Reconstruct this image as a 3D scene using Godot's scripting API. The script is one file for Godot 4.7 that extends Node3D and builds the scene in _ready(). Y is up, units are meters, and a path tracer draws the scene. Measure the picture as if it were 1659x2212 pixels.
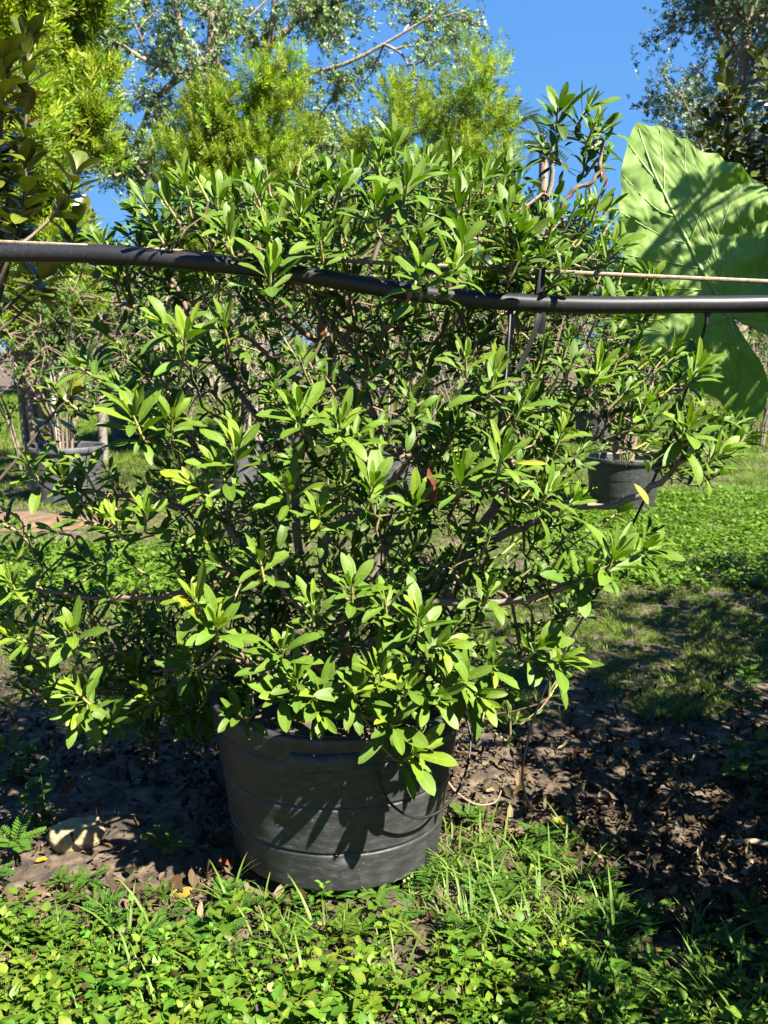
extends Node3D
# A potted azalea in a plant nursery, seen from a crouching eye, with an irrigation pipe slung on a steel cable.

const FOCAL := 2100.0            # focal length in units of a 1659 x 2212 picture
const EYE := Vector3(0, 1.24, 0)
const PITCH := -9.6
var rng := RandomNumberGenerator.new()
var noise := FastNoiseLite.new()
var cam_basis: Basis
var sun_dir := Vector3(0.482, 0.731, 0.482).normalized()
var M := {}
var S := {}
var names := {}

# ------------------------------------------------------------------ mesh collector
class Acc:
	var v := PackedVector3Array()
	var n := PackedVector3Array()
	var uv := PackedVector2Array()
	var c := PackedColorArray()
	var idx := PackedInt32Array()

	func add(shape: Array, t: Transform3D, col: Color) -> void:
		var base := v.size()
		var sv: PackedVector3Array = shape[0]
		v.append_array(t * sv)
		var sn: PackedVector3Array = shape[1]
		n.append_array(Transform3D(t.basis.orthonormalized(), Vector3.ZERO) * sn)
		uv.append_array(shape[2])
		if shape.size() > 4:
			for k in shape[4]:
				c.append(Color(k.r * col.r, k.g * col.g, k.b * col.b))
		else:
			var cc := PackedColorArray()
			cc.resize(sv.size())
			cc.fill(col)
			c.append_array(cc)
		for i in shape[3]:
			idx.append(base + i)

	func tube(pts: Array, radii: Array, sides: int, col: Color, cap := true) -> void:
		var m := pts.size()
		if m < 2:
			return
		var tan0: Vector3 = (pts[1] - pts[0]).normalized()
		var side := tan0.cross(Vector3.UP if absf(tan0.y) < 0.9 else Vector3.RIGHT).normalized()
		var base := v.size()
		var len_ := 0.0
		for i in m:
			var a: Vector3 = pts[maxi(i - 1, 0)]
			var b: Vector3 = pts[mini(i + 1, m - 1)]
			var tg := (b - a).normalized()
			side = (side - tg * side.dot(tg)).normalized()
			var up := tg.cross(side)
			if i > 0:
				len_ += (pts[i] - pts[i - 1]).length()
			for k in sides:
				var ang := TAU * k / sides
				var d := side * cos(ang) + up * sin(ang)
				v.append(pts[i] + d * radii[i])
				n.append(d)
				uv.append(Vector2(float(k) / sides, len_ * 8.0))
				c.append(col)
		for i in m - 1:
			for k in sides:
				var a := base + i * sides + k
				var b := base + i * sides + (k + 1) % sides
				idx.append_array(PackedInt32Array([a, a + sides, b, b, a + sides, b + sides]))
		if cap:
			for e in [0, m - 1]:
				var ctr := v.size()
				v.append(pts[e])
				n.append(tan0 * -1.0 if e == 0 else (pts[m - 1] - pts[m - 2]).normalized())
				uv.append(Vector2(0.5, 0))
				c.append(col)
				for k in sides:
					var a: int = base + e * sides + k
					var b: int = base + e * sides + (k + 1) % sides
					idx.append_array(PackedInt32Array([ctr, a, b] if e == 0 else [ctr, b, a]))

	func lathe(prof: Array, sides: int, col: Color, wob := 0.0) -> void:
		# prof: [radius, y] from the outside bottom up; normals from the profile
		var base := v.size()
		var m := prof.size()
		for i in m:
			var p0: Vector2 = prof[maxi(i - 1, 0)]
			var p1: Vector2 = prof[mini(i + 1, m - 1)]
			var tg := (p1 - p0).normalized()
			var nn := Vector2(tg.y, -tg.x)
			for k in sides + 1:
				var a := TAU * k / sides
				var w := 1.0 + wob * (sin(2.0 * a + 0.6) + 0.5 * sin(3.0 * a + prof[i].y * 5.0))
				v.append(Vector3(cos(a) * prof[i].x * w, prof[i].y, sin(a) * prof[i].x * w))
				n.append(Vector3(cos(a) * nn.x, nn.y, sin(a) * nn.x))
				uv.append(Vector2(float(k) / sides * 4.0, prof[i].y * 3.0))
				c.append(col)
		for i in m - 1:
			for k in sides:
				var a := base + i * (sides + 1) + k
				var b := a + 1
				var d := a + sides + 1
				idx.append_array(PackedInt32Array([a, b, d, b, d + 1, d]))

	func shape() -> Array:
		return [v, n, uv, idx, c]

	func mesh() -> ArrayMesh:
		var arr := []
		arr.resize(Mesh.ARRAY_MAX)
		arr[Mesh.ARRAY_VERTEX] = v
		arr[Mesh.ARRAY_NORMAL] = n
		arr[Mesh.ARRAY_TEX_UV] = uv
		arr[Mesh.ARRAY_COLOR] = c
		arr[Mesh.ARRAY_INDEX] = idx
		var am := ArrayMesh.new()
		am.add_surface_from_arrays(Mesh.PRIMITIVE_TRIANGLES, arr)
		return am

# ------------------------------------------------------------------ helpers
func ray(px: float, py: float) -> Vector3:
	return cam_basis * Vector3((px - 829.5) / FOCAL, (1106.0 - py) / FOCAL, -1.0)

func P(px: float, py: float, depth: float) -> Vector3:
	var r := ray(px, py)
	return EYE + r * (depth / -r.z)

func G(px: float, py: float) -> Vector3:
	var r := ray(px, py)
	var p := EYE + r * (EYE.y / -r.y)
	p.y = gh(p.x, p.z)
	return p

func gh(x: float, z: float) -> float:
	var near := clampf(1.0 - (Vector2(x, z + 2.0).length() - 3.0) / 4.0, 0.0, 1.0)
	return near * (noise.get_noise_2d(x * 90.0, z * 90.0) * 0.012 + noise.get_noise_2d(x * 320.0, z * 320.0) * 0.006)

func rr(a: float, b: float) -> float:
	return rng.randf_range(a, b)

func rdir() -> Vector3:
	var z := rr(-1, 1)
	var a := rr(0, TAU)
	var r := sqrt(1.0 - z * z)
	return Vector3(r * cos(a), z, r * sin(a))

func numbered(called: String) -> String:
	var k: int = names.get(called, 0)
	names[called] = k + 1
	return called if k == 0 else "%s_%03d" % [called, k]

func part(called: String, acc: Acc, mat: Material, parent: Node3D) -> MeshInstance3D:
	return part_mesh(called, acc.mesh(), mat, parent)

func part_mesh(called: String, mesh: Mesh, mat: Material, parent: Node3D) -> MeshInstance3D:
	var o := MeshInstance3D.new()
	o.name = called
	o.mesh = mesh
	o.material_override = mat
	parent.add_child(o, true)
	return o

func thing(called: String, label: String, category: String, at := Vector3.ZERO, group := "") -> Node3D:
	var o := Node3D.new()
	o.name = numbered(called)
	add_child(o)
	o.position = at
	tag(o, label, category, group)
	return o

func tag(o: Node, label: String, category: String, group := "") -> void:
	o.set_meta("label", label)
	o.set_meta("category", category)
	if group:
		o.set_meta("group", group)

func single(called: String, acc: Acc, mat: Material, label: String, category: String, group := "") -> MeshInstance3D:
	var o := part(numbered(called), acc, mat, self)
	tag(o, label, category, group)
	return o

func stuff(o: Node) -> Node:
	o.set_meta("kind", "stuff")
	return o

func multi(called: String, mesh: Mesh, mat: Material, xs: Array, cols: Array, parent: Node3D) -> MultiMeshInstance3D:
	var mm := MultiMesh.new()
	mm.transform_format = MultiMesh.TRANSFORM_3D
	mm.use_colors = true
	mm.mesh = mesh
	mm.instance_count = xs.size()
	for i in xs.size():
		mm.set_instance_transform(i, xs[i])
		mm.set_instance_color(i, cols[i])
	var o := MultiMeshInstance3D.new()
	o.name = called
	o.multimesh = mm
	o.material_override = mat
	parent.add_child(o, true)
	return stuff(o)

func frame(y: Vector3, up: Vector3) -> Basis:
	# length along y, upper face towards up
	y = y.normalized()
	var z := up - y * up.dot(y)
	if z.length() < 0.05:
		z = y.cross(Vector3(0.31, 0.2, 0.93))
	z = z.normalized()
	return Basis(y.cross(z), y, z)

func smooth_path(pts: Array, per: int) -> Array:
	var out := []
	for i in pts.size() - 1:
		var a: Vector3 = pts[maxi(i - 1, 0)]
		var b: Vector3 = pts[i]
		var c: Vector3 = pts[i + 1]
		var d: Vector3 = pts[mini(i + 2, pts.size() - 1)]
		for k in per:
			out.append(b.cubic_interpolate(c, a, d, float(k) / per))
	out.append(pts[pts.size() - 1])
	return out

func taper(n: int, r0: float, r1: float) -> Array:
	var out := []
	for i in n:
		out.append(lerpf(r0, r1, float(i) / maxf(n - 1, 1)))
	return out

# ------------------------------------------------------------------ leaf shapes: length 1 along y, upper face +z
func leaf_shape(width: float, pa: float, pb: float, bend: float, fold: float, rows: int, cols: int, wave := 0.0, twist := 0.0, lobe := 0.0) -> Array:
	var peak := pa / (pa + pb)
	var top := pow(peak, pa) * pow(1.0 - peak, pb)
	var v := PackedVector3Array()
	var uv := PackedVector2Array()
	var idx := PackedInt32Array()
	var y := 0.0
	var z := 0.0
	for r in rows + 1:
		var t := 1.0 - pow(1.0 - float(r) / rows, 1.35)
		if r > 0:
			var dt := t - (1.0 - pow(1.0 - float(r - 1) / rows, 1.35))
			var th := bend * (t - 0.5 * dt)
			y += cos(th) * dt
			z -= sin(th) * dt
		var hw := 0.5 * width * maxf(pow(t, pa) * pow(1.0 - t, pb) / top, 0.05 if t < 0.5 else 0.015)
		hw *= 1.0 + lobe * sin(t * 26.0)
		var th2 := bend * t
		var nrm := Vector3(0, sin(th2), cos(th2))
		for k in cols + 1:
			var q := 2.0 * k / cols - 1.0
			var lift := fold * absf(q) * hw * (1.0 - 0.45 * absf(q)) + wave * hw * absf(q) * sin(t * 11.0 + (0.0 if q < 0 else 2.1))
			var x := hw * q
			var off := nrm * lift
			var tw := twist * t
			v.append(Vector3(x * cos(tw), y, z + x * sin(tw)) + off)
			uv.append(Vector2(0.5 + 0.5 * q, t))
	for r in rows:
		for k in cols:
			var a := r * (cols + 1) + k
			var d := a + cols + 1
			idx.append_array(PackedInt32Array([a, d, a + 1, a + 1, d, d + 1]))
	return [v, normals_of(v, idx), uv, idx]

func normals_of(v: PackedVector3Array, idx: PackedInt32Array) -> PackedVector3Array:
	var n := PackedVector3Array()
	n.resize(v.size())
	for i in range(0, idx.size(), 3):
		var a := v[idx[i]]
		var f := (v[idx[i + 2]] - a).cross(v[idx[i + 1]] - a)
		for k in 3:
			n[idx[i + k]] += f
	for i in n.size():
		n[i] = n[i].normalized() if n[i].length() > 1e-12 else Vector3(0, 0, 1)
	return n

func mesh_of(shape: Array) -> ArrayMesh:
	var a := Acc.new()
	a.add(shape, Transform3D.IDENTITY, Color.WHITE)
	return a.mesh()

# ------------------------------------------------------------------ materials
func noise_tex(freq: float, size: int, ramp: Array, seed_: int, octaves := 4, kind := FastNoiseLite.TYPE_SIMPLEX_SMOOTH) -> NoiseTexture2D:
	var f := FastNoiseLite.new()
	f.noise_type = kind
	f.frequency = freq
	f.fractal_octaves = octaves
	f.seed = seed_
	var t := NoiseTexture2D.new()
	t.width = size
	t.height = size
	t.seamless = true
	t.noise = f
	if ramp:
		var g := Gradient.new()
		g.offsets = PackedFloat32Array(ramp.map(func(x): return x[0]))
		g.colors = PackedColorArray(ramp.map(func(x): return x[1]))
		t.color_ramp = g
	return t

func lin(r: float, g: float, b: float) -> Color:
	return Color(r, g, b).linear_to_srgb()

func leaf_texture(side_veins: int, slope: float, vein: float, midrib: float, seed_: int) -> ImageTexture:
	# the print of a leaf: pale midrib and side veins on mottled green, as multipliers of the leaf's own colour
	var w := 96
	var h := 192
	var im := Image.create(w, h, false, Image.FORMAT_RGB8)
	var f := FastNoiseLite.new()
	f.seed = seed_
	f.frequency = 0.05
	for y in h:
		for x in w:
			var u := absf((x + 0.5) / w - 0.5) * 2.0
			var t := (y + 0.5) / h
			var s := 0.80 + 0.10 * f.get_noise_2d(x, y) + 0.05 * f.get_noise_2d(x * 5.0, y * 5.0)
			var ph := fposmod((t - u * slope) * side_veins + (0.0 if x < w / 2 else 0.5), 1.0)
			var sv := exp(-pow((ph - 0.5) / 0.09, 2.0)) * vein * (1.0 - u * 0.6)
			var mv := exp(-pow(u / 0.055, 2.0)) * midrib * (1.0 - 0.6 * t)
			var g := clampf(s + sv * 0.6 + mv, 0, 1)
			im.set_pixel(x, y, Color(clampf(g + 0.25 * mv, 0, 1), g, clampf(g - 0.04, 0, 1)))
	return ImageTexture.create_from_image(im)

func leaf_mat(col: Color, tex: Texture2D, rough: float, back: Color, vcol: bool, spec := 0.5) -> StandardMaterial3D:
	var m := StandardMaterial3D.new()
	m.albedo_color = col
	m.albedo_texture = tex
	m.roughness = rough
	m.metallic_specular = spec
	m.vertex_color_use_as_albedo = vcol
	m.cull_mode = BaseMaterial3D.CULL_DISABLED
	m.backlight_enabled = true
	m.backlight = back
	return m

func plain(col: Color, rough: float, vcol := false, spec := 0.5) -> StandardMaterial3D:
	var m := StandardMaterial3D.new()
	m.albedo_color = col
	m.roughness = rough
	m.metallic_specular = spec
	m.vertex_color_use_as_albedo = vcol
	return m

func tri(m: StandardMaterial3D, tex: Texture2D, scale: float, normal: Texture2D = null, nscale := 1.0) -> StandardMaterial3D:
	m.albedo_texture = tex
	m.uv1_triplanar = true
	m.uv1_world_triplanar = true
	m.uv1_scale = Vector3.ONE * scale
	if normal:
		m.normal_enabled = true
		m.normal_texture = normal
		m.normal_scale = nscale
	return m

func make_materials() -> void:
	var grey := [[0.0, Color(0.45, 0.45, 0.45)], [0.5, Color(0.75, 0.75, 0.75)], [1.0, Color(1, 1, 1)]]
	var bump := noise_tex(0.02, 512, [], 5, 5)
	bump.as_normal_map = true
	bump.bump_strength = 10.0
	var soil := noise_tex(0.012, 1024, [[0.0, lin(0.02, 0.013, 0.008)], [0.42, lin(0.044, 0.029, 0.017)], [0.6, lin(0.07, 0.048, 0.03)], [0.8, lin(0.095, 0.07, 0.046)], [1.0, lin(0.15, 0.12, 0.085)]], 3, 6)
	M.soil = tri(plain(Color.WHITE, 0.95), soil, 0.9, bump, 1.4)
	var sand := noise_tex(0.02, 512, [[0.0, lin(0.055, 0.03, 0.014)], [0.5, lin(0.1, 0.06, 0.03)], [1.0, lin(0.15, 0.1, 0.058)]], 8, 6)
	M.sand = tri(plain(Color.WHITE, 0.95), sand, 0.8, bump, 1.2)
	var bark := noise_tex(0.03, 512, [[0.0, lin(0.06, 0.045, 0.035)], [0.5, lin(0.17, 0.13, 0.1)], [1.0, lin(0.32, 0.27, 0.22)]], 11, 5)
	M.bark = tri(plain(Color.WHITE, 0.9), bark, 3.0, bump, 1.0)
	var pale := noise_tex(0.03, 512, [[0.0, lin(0.09, 0.07, 0.05)], [0.5, lin(0.19, 0.155, 0.115)], [1.0, lin(0.3, 0.25, 0.2)]], 13, 5)
	M.pale_bark = tri(plain(Color.WHITE, 0.9), pale, 1.2, bump, 1.0)
	var mottle := noise_tex(0.05, 256, grey, 17, 4)
	M.stem = tri(plain(Color.WHITE, 0.75, true), mottle, 22.0)
	var azl := leaf_texture(7, 0.55, 0.10, 0.20, 21)
	var back := Color(0.68, 0.8, 0.18)
	M.azalea_tex = azl
	M.azalea = leaf_mat(Color.WHITE, azl, 0.52, back, true, 0.36)
	M.azalea_tone = []
	for k in 7:
		M.azalea_tone.append(leaf_mat(azalea_color(k).linear_to_srgb(), azl, 0.52, back, false, 0.36))
	var cam := leaf_texture(9, 0.35, 0.06, 0.16, 22)
	M.glossy = leaf_mat(Color.WHITE, cam, 0.32, Color(0.5, 0.55, 0.1), true, 0.5)
	M.needle = leaf_mat(Color.WHITE, null, 0.5, Color(0.9, 1.0, 0.2), true, 0.4)
	M.far_leaf = leaf_mat(Color.WHITE, null, 0.5, Color(0.6, 0.7, 0.3), true, 0.5)
	M.weed = leaf_mat(Color.WHITE, leaf_texture(6, 0.6, 0.12, 0.12, 23), 0.5, Color(0.85, 1.0, 0.2), true, 0.4)
	M.grass = leaf_mat(Color.WHITE, null, 0.5, Color(0.8, 1.0, 0.3), true, 0.4)
	M.dead = leaf_mat(Color.WHITE, leaf_texture(8, 0.5, -0.12, 0.14, 24), 0.8, Color(0.3, 0.24, 0.16), true, 0.3)
	# pot plastic: black polyethylene, scuffed, with dust
	var scuff := noise_tex(0.012, 1024, [[0.0, lin(0.011, 0.012, 0.012)], [0.45, lin(0.018, 0.019, 0.019)], [0.62, lin(0.026, 0.027, 0.026)], [0.8, lin(0.038, 0.038, 0.036)], [1.0, lin(0.07, 0.067, 0.06)]], 31, 8)
	var fine := noise_tex(0.08, 512, [], 33, 3)
	fine.as_normal_map = true
	fine.bump_strength = 3.0
	M.pot = tri(plain(Color.WHITE, 0.5, false, 0.5), scuff, 2.2, fine, 0.35)
	M.pot.uv1_scale = Vector3(1.6, 3.6, 1.6)
	var scuff2 := noise_tex(0.02, 512, [[0.0, lin(0.025, 0.026, 0.029)], [0.5, lin(0.042, 0.043, 0.046)], [1.0, lin(0.09, 0.09, 0.09)]], 35, 6)
	M.old_pot = tri(plain(Color.WHITE, 0.6, false, 0.5), scuff2, 1.2)
	M.scratch = plain(lin(0.09, 0.09, 0.085), 0.7)
	M.pipe = tri(plain(Color.WHITE, 0.38, false, 0.42), noise_tex(0.03, 512, [[0.0, lin(0.008, 0.008, 0.009)], [0.7, lin(0.013, 0.013, 0.014)], [1.0, lin(0.035, 0.035, 0.035)]], 37, 6), 5.0)
	M.tubing = plain(lin(0.009, 0.009, 0.01), 0.45, false, 0.38)
	M.strap = plain(lin(0.01, 0.01, 0.011), 0.6, false, 0.3)
	M.cable = tri(plain(Color.WHITE, 0.55), noise_tex(0.04, 256, [[0.0, lin(0.09, 0.055, 0.032)], [0.45, lin(0.17, 0.125, 0.085)], [1.0, lin(0.26, 0.22, 0.17)]], 39, 4), 6.0)
	M.cable.metallic = 0.35
	M.stone = tri(plain(Color.WHITE, 0.9), noise_tex(0.02, 512, [[0.0, lin(0.13, 0.095, 0.045)], [0.5, lin(0.24, 0.19, 0.095)], [1.0, lin(0.34, 0.28, 0.17)]], 41, 5), 4.0, bump, 0.6)
	M.white_plastic = plain(lin(0.3, 0.3, 0.29), 0.55)
	M.grey_post = tri(plain(Color.WHITE, 0.8), noise_tex(0.03, 256, [[0.0, lin(0.07, 0.062, 0.05)], [1.0, lin(0.17, 0.155, 0.135)]], 43, 4), 3.0)
	M.blade = leaf_mat(Color.WHITE, null, 0.46, Color(0.75, 0.95, 0.18), true, 0.42)
	M.rib = leaf_mat(lin(0.2, 0.3, 0.085), null, 0.42, Color(0.4, 0.5, 0.15), false, 0.5)

func azalea_color(k: int) -> Color:
	# linear base colours, from old dark leaves to this year's tips
	return [Color(0.042, 0.082, 0.013), Color(0.06, 0.114, 0.016), Color(0.082, 0.15, 0.02), Color(0.105, 0.186, 0.023), Color(0.132, 0.222, 0.025), Color(0.175, 0.268, 0.025), Color(0.24, 0.305, 0.023)][k]

func make_shapes() -> void:
	S.azalea = []
	for k in 6:
		S.azalea.append(leaf_shape([0.27, 0.31, 0.24, 0.28, 0.33, 0.2][k], 0.9, 0.68, [0.25, 0.6, -0.25, 1.0, 0.45, 0.1][k], [0.5, 0.3, 0.7, 0.4, 0.25, 1.0][k], 6, 4, 0.09, [0.0, 0.25, -0.35, 0.15, -0.2, 0.4][k]))
	S.azalea_mesh = S.azalea.map(func(s): return mesh_of(s))
	S.azalea_far = leaf_shape(0.38, 0.95, 0.6, 0.4, 0.4, 3, 2)
	S.camellia = []
	for k in 4:
		S.camellia.append(leaf_shape([0.48, 0.44, 0.5, 0.42][k], 0.75, 0.62, [0.3, 0.7, 0.1, 0.9][k], [0.5, 0.35, 0.6, 0.3][k], 6, 4, 0.05))
	S.camellia_mesh = S.camellia.map(func(s): return mesh_of(s))
	S.weed = []
	for k in 3:
		S.weed.append(leaf_shape([0.62, 0.52, 0.7][k], 0.5, 0.95, [0.4, 0.7, 0.2][k], [0.3, 0.4, 0.2][k], 5, 4, 0.1, 0.0, 0.03))
	S.leaflet = leaf_shape(0.5, 0.4, 0.35, 0.15, 0.1, 2, 2)
	S.needle = leaf_shape(0.19, 0.35, 0.45, 0.35, 0.2, 2, 2)
	S.oval = leaf_shape(0.6, 0.5, 0.55, 0.4, 0.3, 2, 2)
	S.blade = leaf_shape(0.05, 0.2, 0.7, 1.1, 0.2, 4, 2)
	S.dead = []
	for k in 5:
		S.dead.append(leaf_shape([0.4, 0.34, 0.46, 0.38, 0.3][k], 0.8, 0.65, [1.2, -0.9, 0.4, 2.0, -1.6][k], [1.2, 0.9, 0.5, -1.0, 1.6][k], 6, 4, 0.35, [0.5, -0.7, 0.3, 0.9, -0.4][k]))

# ------------------------------------------------------------------ shoots
# leaves: Array of [Transform3D, shape index, tone 0..6, colour]
func rosette(leaves: Array, pos: Vector3, axis: Vector3, count: int, size: float, tone: float, stem: float) -> void:
	var a0 := rr(0, TAU)
	var side := axis.cross(Vector3(0.3, 0.9, 0.2)).normalized()
	var up2 := axis.cross(side)
	for i in count:
		var t := (i + rr(0, 0.6)) / count
		var az := a0 + i * 2.39996 + rr(-0.3, 0.3)
		var spread := lerpf(0.12, 1.4, pow(t, 0.95)) + rr(-0.15, 0.15)
		var rad := side * cos(az) + up2 * sin(az)
		var d := (axis * cos(spread) + rad * sin(spread)).normalized()
		d = (d + Vector3(0, -0.22 * t * t, 0)).normalized()
		var l := size * lerpf(0.5, 1.0, clampf(t * 2.6, 0, 1)) * rr(0.66, 1.2)
		if t > 0.75:
			l *= rr(0.5, 1.0)
		var hint := (axis + sun_dir * 0.7 + Vector3(0, 0.25, 0) + rdir() * 0.25).normalized()
		var b := frame(d, hint)
		b = b * Basis.from_scale(Vector3(l * rr(0.85, 1.12), l, l))
		var p := pos - axis * stem * pow(t, 1.3) + rad * 0.004
		var tn := tone + lerpf(1.9, -0.7, pow(t, 0.5)) + rr(-0.7, 0.7)
		var k := clampi(roundi(tn), 0, 6)
		var c := azalea_color(k)
		var j := rr(0.85, 1.15)
		leaves.append([Transform3D(b, p), rng.randi() % 6, k, Color(c.r * j * rr(0.9, 1.12), c.g * j, c.b * j)])

func bezier(a: Vector3, ta: Vector3, b: Vector3, tb: Vector3, n: int, wob: float) -> Array:
	var out := []
	for i in n + 1:
		var t := float(i) / n
		var p := a.bezier_interpolate(a + ta, b - tb, b, t)
		if i > 0 and i < n:
			p += rdir() * wob
		out.append(p)
	return out

# ------------------------------------------------------------------ main
func _ready() -> void:
	rng.seed = 20240611
	noise.seed = 7
	noise.frequency = 0.02
	cam_basis = Basis(Vector3.RIGHT, deg_to_rad(PITCH))
	var cam := Camera3D.new()
	cam.name = "camera"
	cam.transform = Transform3D(cam_basis, EYE)
	var lens := CameraAttributesPhysical.new()
	lens.frustum_focal_length = 12.0 / (1106.0 / FOCAL)
	lens.frustum_near = 0.05
	lens.frustum_far = 600.0
	lens.frustum_focus_distance = 2.05
	lens.exposure_aperture = 7.0
	cam.attributes = lens
	add_child(cam)
	cam.fov = rad_to_deg(2.0 * atan(1106.0 / FOCAL))
	cam.far = 600.0
	var env := Environment.new()
	env.background_mode = Environment.BG_SKY
	var sky := Sky.new()
	var sm := ProceduralSkyMaterial.new()
	sm.sky_top_color = lin(0.0145, 0.051, 0.145)
	sm.sky_horizon_color = lin(0.04, 0.1, 0.185)
	sm.sky_curve = 0.22
	sm.ground_bottom_color = lin(0.05, 0.05, 0.03)
	sm.ground_horizon_color = lin(0.12, 0.14, 0.1)
	sm.sun_angle_max = 1.0
	sky.sky_material = sm
	env.sky = sky
	env.tonemap_mode = Environment.TONE_MAPPER_LINEAR
	env.tonemap_exposure = 5.8
	env.sdfgi_enabled = true
	env.ssao_enabled = true
	env.ssil_enabled = true
	var we := WorldEnvironment.new()
	we.name = "world_environment"
	we.environment = env
	add_child(we)
	var sun := DirectionalLight3D.new()
	sun.name = "sun"
	sun.light_energy = 1.6
	sun.light_color = Color(1.0, 0.975, 0.92)
	sun.light_angular_distance = 0.5
	sun.shadow_enabled = true
	add_child(sun)
	sun.look_at_from_position(sun_dir * 10.0, Vector3.ZERO, Vector3.UP)

	make_materials()
	make_shapes()
	build_ground()
	build_trees()
	build_rows()
	build_pot()
	build_azalea()
	build_irrigation()
	build_elephant_ear()
	build_side_shrubs()
	build_floor_plants()
	build_small_things()

# ------------------------------------------------------------------ ground
func build_ground() -> void:
	var xs := []
	var zs := []
	var x := -2.4
	while x <= 2.4:
		xs.append(x)
		x += 0.05
	for k in [3, 4, 6, 9, 14, 25, 60, 150]:
		xs.append(float(k))
		xs.push_front(-float(k))
	var z := -5.0
	while z <= -1.0:
		zs.append(z)
		z += 0.05
	for k in [-0.5, 0, 1, 3, 8, 30, 100]:
		zs.append(float(k))
	for k in [-6, -8, -11, -16, -25, -50, -120, -250]:
		zs.push_front(float(k))
	var a := Acc.new()
	for zz in zs:
		for xx in xs:
			a.v.append(Vector3(xx, gh(xx, zz), zz))
			a.uv.append(Vector2(xx, zz))
			a.c.append(Color.WHITE)
	var w := xs.size()
	for j in zs.size() - 1:
		for i in w - 1:
			var k := j * w + i
			a.idx.append_array(PackedInt32Array([k, k + 1, k + w, k + 1, k + w + 1, k + w]))
	a.n = normals_of(a.v, a.idx)
	var g := part("ground", a, M.soil, self)
	g.set_meta("kind", "structure")
	# bare sandy soil in front of the rear pots on the left
	a = Acc.new()
	a.v.append(Vector3(-2.7, 0.05, -6.85))
	a.uv.append(Vector2.ZERO)
	a.c.append(Color.WHITE)
	for ring in 3:
		for k in 28:
			var an := TAU * k / 28
			var q := (ring + 1) / 3.0
			var wob := 1.0 + 0.18 * sin(an * 3.0 + 1.0) + 0.1 * sin(an * 7.0)
			a.v.append(Vector3(-2.7 + cos(an) * 0.85 * q * wob, 0.05 - 0.047 * q * q, -6.85 + sin(an) * 0.42 * q * wob))
			a.uv.append(Vector2.ZERO)
			a.c.append(Color.WHITE)
	for k in 28:
		var k2 := (k + 1) % 28
		a.idx.append_array(PackedInt32Array([0, 1 + k, 1 + k2]))
		for ring in 2:
			var b := 1 + ring * 28
			a.idx.append_array(PackedInt32Array([b + k, b + 28 + k, b + k2, b + k2, b + 28 + k, b + 28 + k2]))
	a.n = normals_of(a.v, a.idx)
	g = part("sandy_path", a, M.sand, self)
	g.set_meta("kind", "structure")

# ------------------------------------------------------------------ trees
func twig_cluster(shape: Array, count: int, length: float, leaf: float, spread: float) -> ArrayMesh:
	var a := Acc.new()
	for i in count:
		var t := (i + 0.5) / count
		var az := i * 2.39996
		var sp := lerpf(spread, spread * 0.35, t)
		var d := Vector3(cos(az) * sin(sp), cos(sp), sin(az) * sin(sp))
		var b := frame(d, Vector3(0, 1, 0) + rdir() * 0.5) * Basis.from_scale(Vector3.ONE * leaf * rr(0.7, 1.15))
		var j := rr(0.75, 1.2)
		a.add(shape, Transform3D(b, Vector3(0, t * length, 0)), Color(j, j, j))
	return a.mesh()

func grow(acc: Acc, tips: Array, start: Vector3, dir: Vector3, length: float, radius: float, level: int, droop: float) -> void:
	var n := 5
	var pts := [start]
	var p := start
	var d := dir.normalized()
	for i in n:
		d = (d + rdir() * 0.22 + Vector3(0, droop, 0)).normalized()
		p += d * length / n
		pts.append(p)
	acc.tube(pts, taper(n + 1, radius, radius * 0.5), 5 if level > 1 else 7, Color.WHITE, false)
	if level <= 0:
		for i in range(1, n + 1):
			tips.append([pts[i], (d + rdir() * 0.9).normalized()])
		return
	var kids := 3 if level > 1 else 4
	for k in kids:
		var at := 2 + (k * 3) / kids + (rng.randi() % 2)
		at = mini(at, n)
		var nd := (d + rdir() * 0.95).normalized()
		grow(acc, tips, pts[at], nd, length * rr(0.5, 0.75), radius * 0.5, level - 1, droop)
	if level == 1:
		tips.append([pts[n], d])

func leafy(tips: Array, per: int, jitter: float, smin: float, smax: float, base: Color, var_: float, xs: Array, cols: Array, up := 0.2) -> void:
	for t in tips:
		for k in per:
			var d: Vector3 = (t[1] + rdir() * 0.8 + Vector3(0, up, 0)).normalized()
			var s := rr(smin, smax)
			xs.append(Transform3D(frame(d, rdir()) * Basis.from_scale(Vector3.ONE * s), t[0] + rdir() * jitter * rng.randf()))
			var j := rr(1.0 - var_, 1.0 + var_)
			cols.append(Color(base.r * j * rr(0.85, 1.2), base.g * j, base.b * j * rr(0.8, 1.2)))

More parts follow.
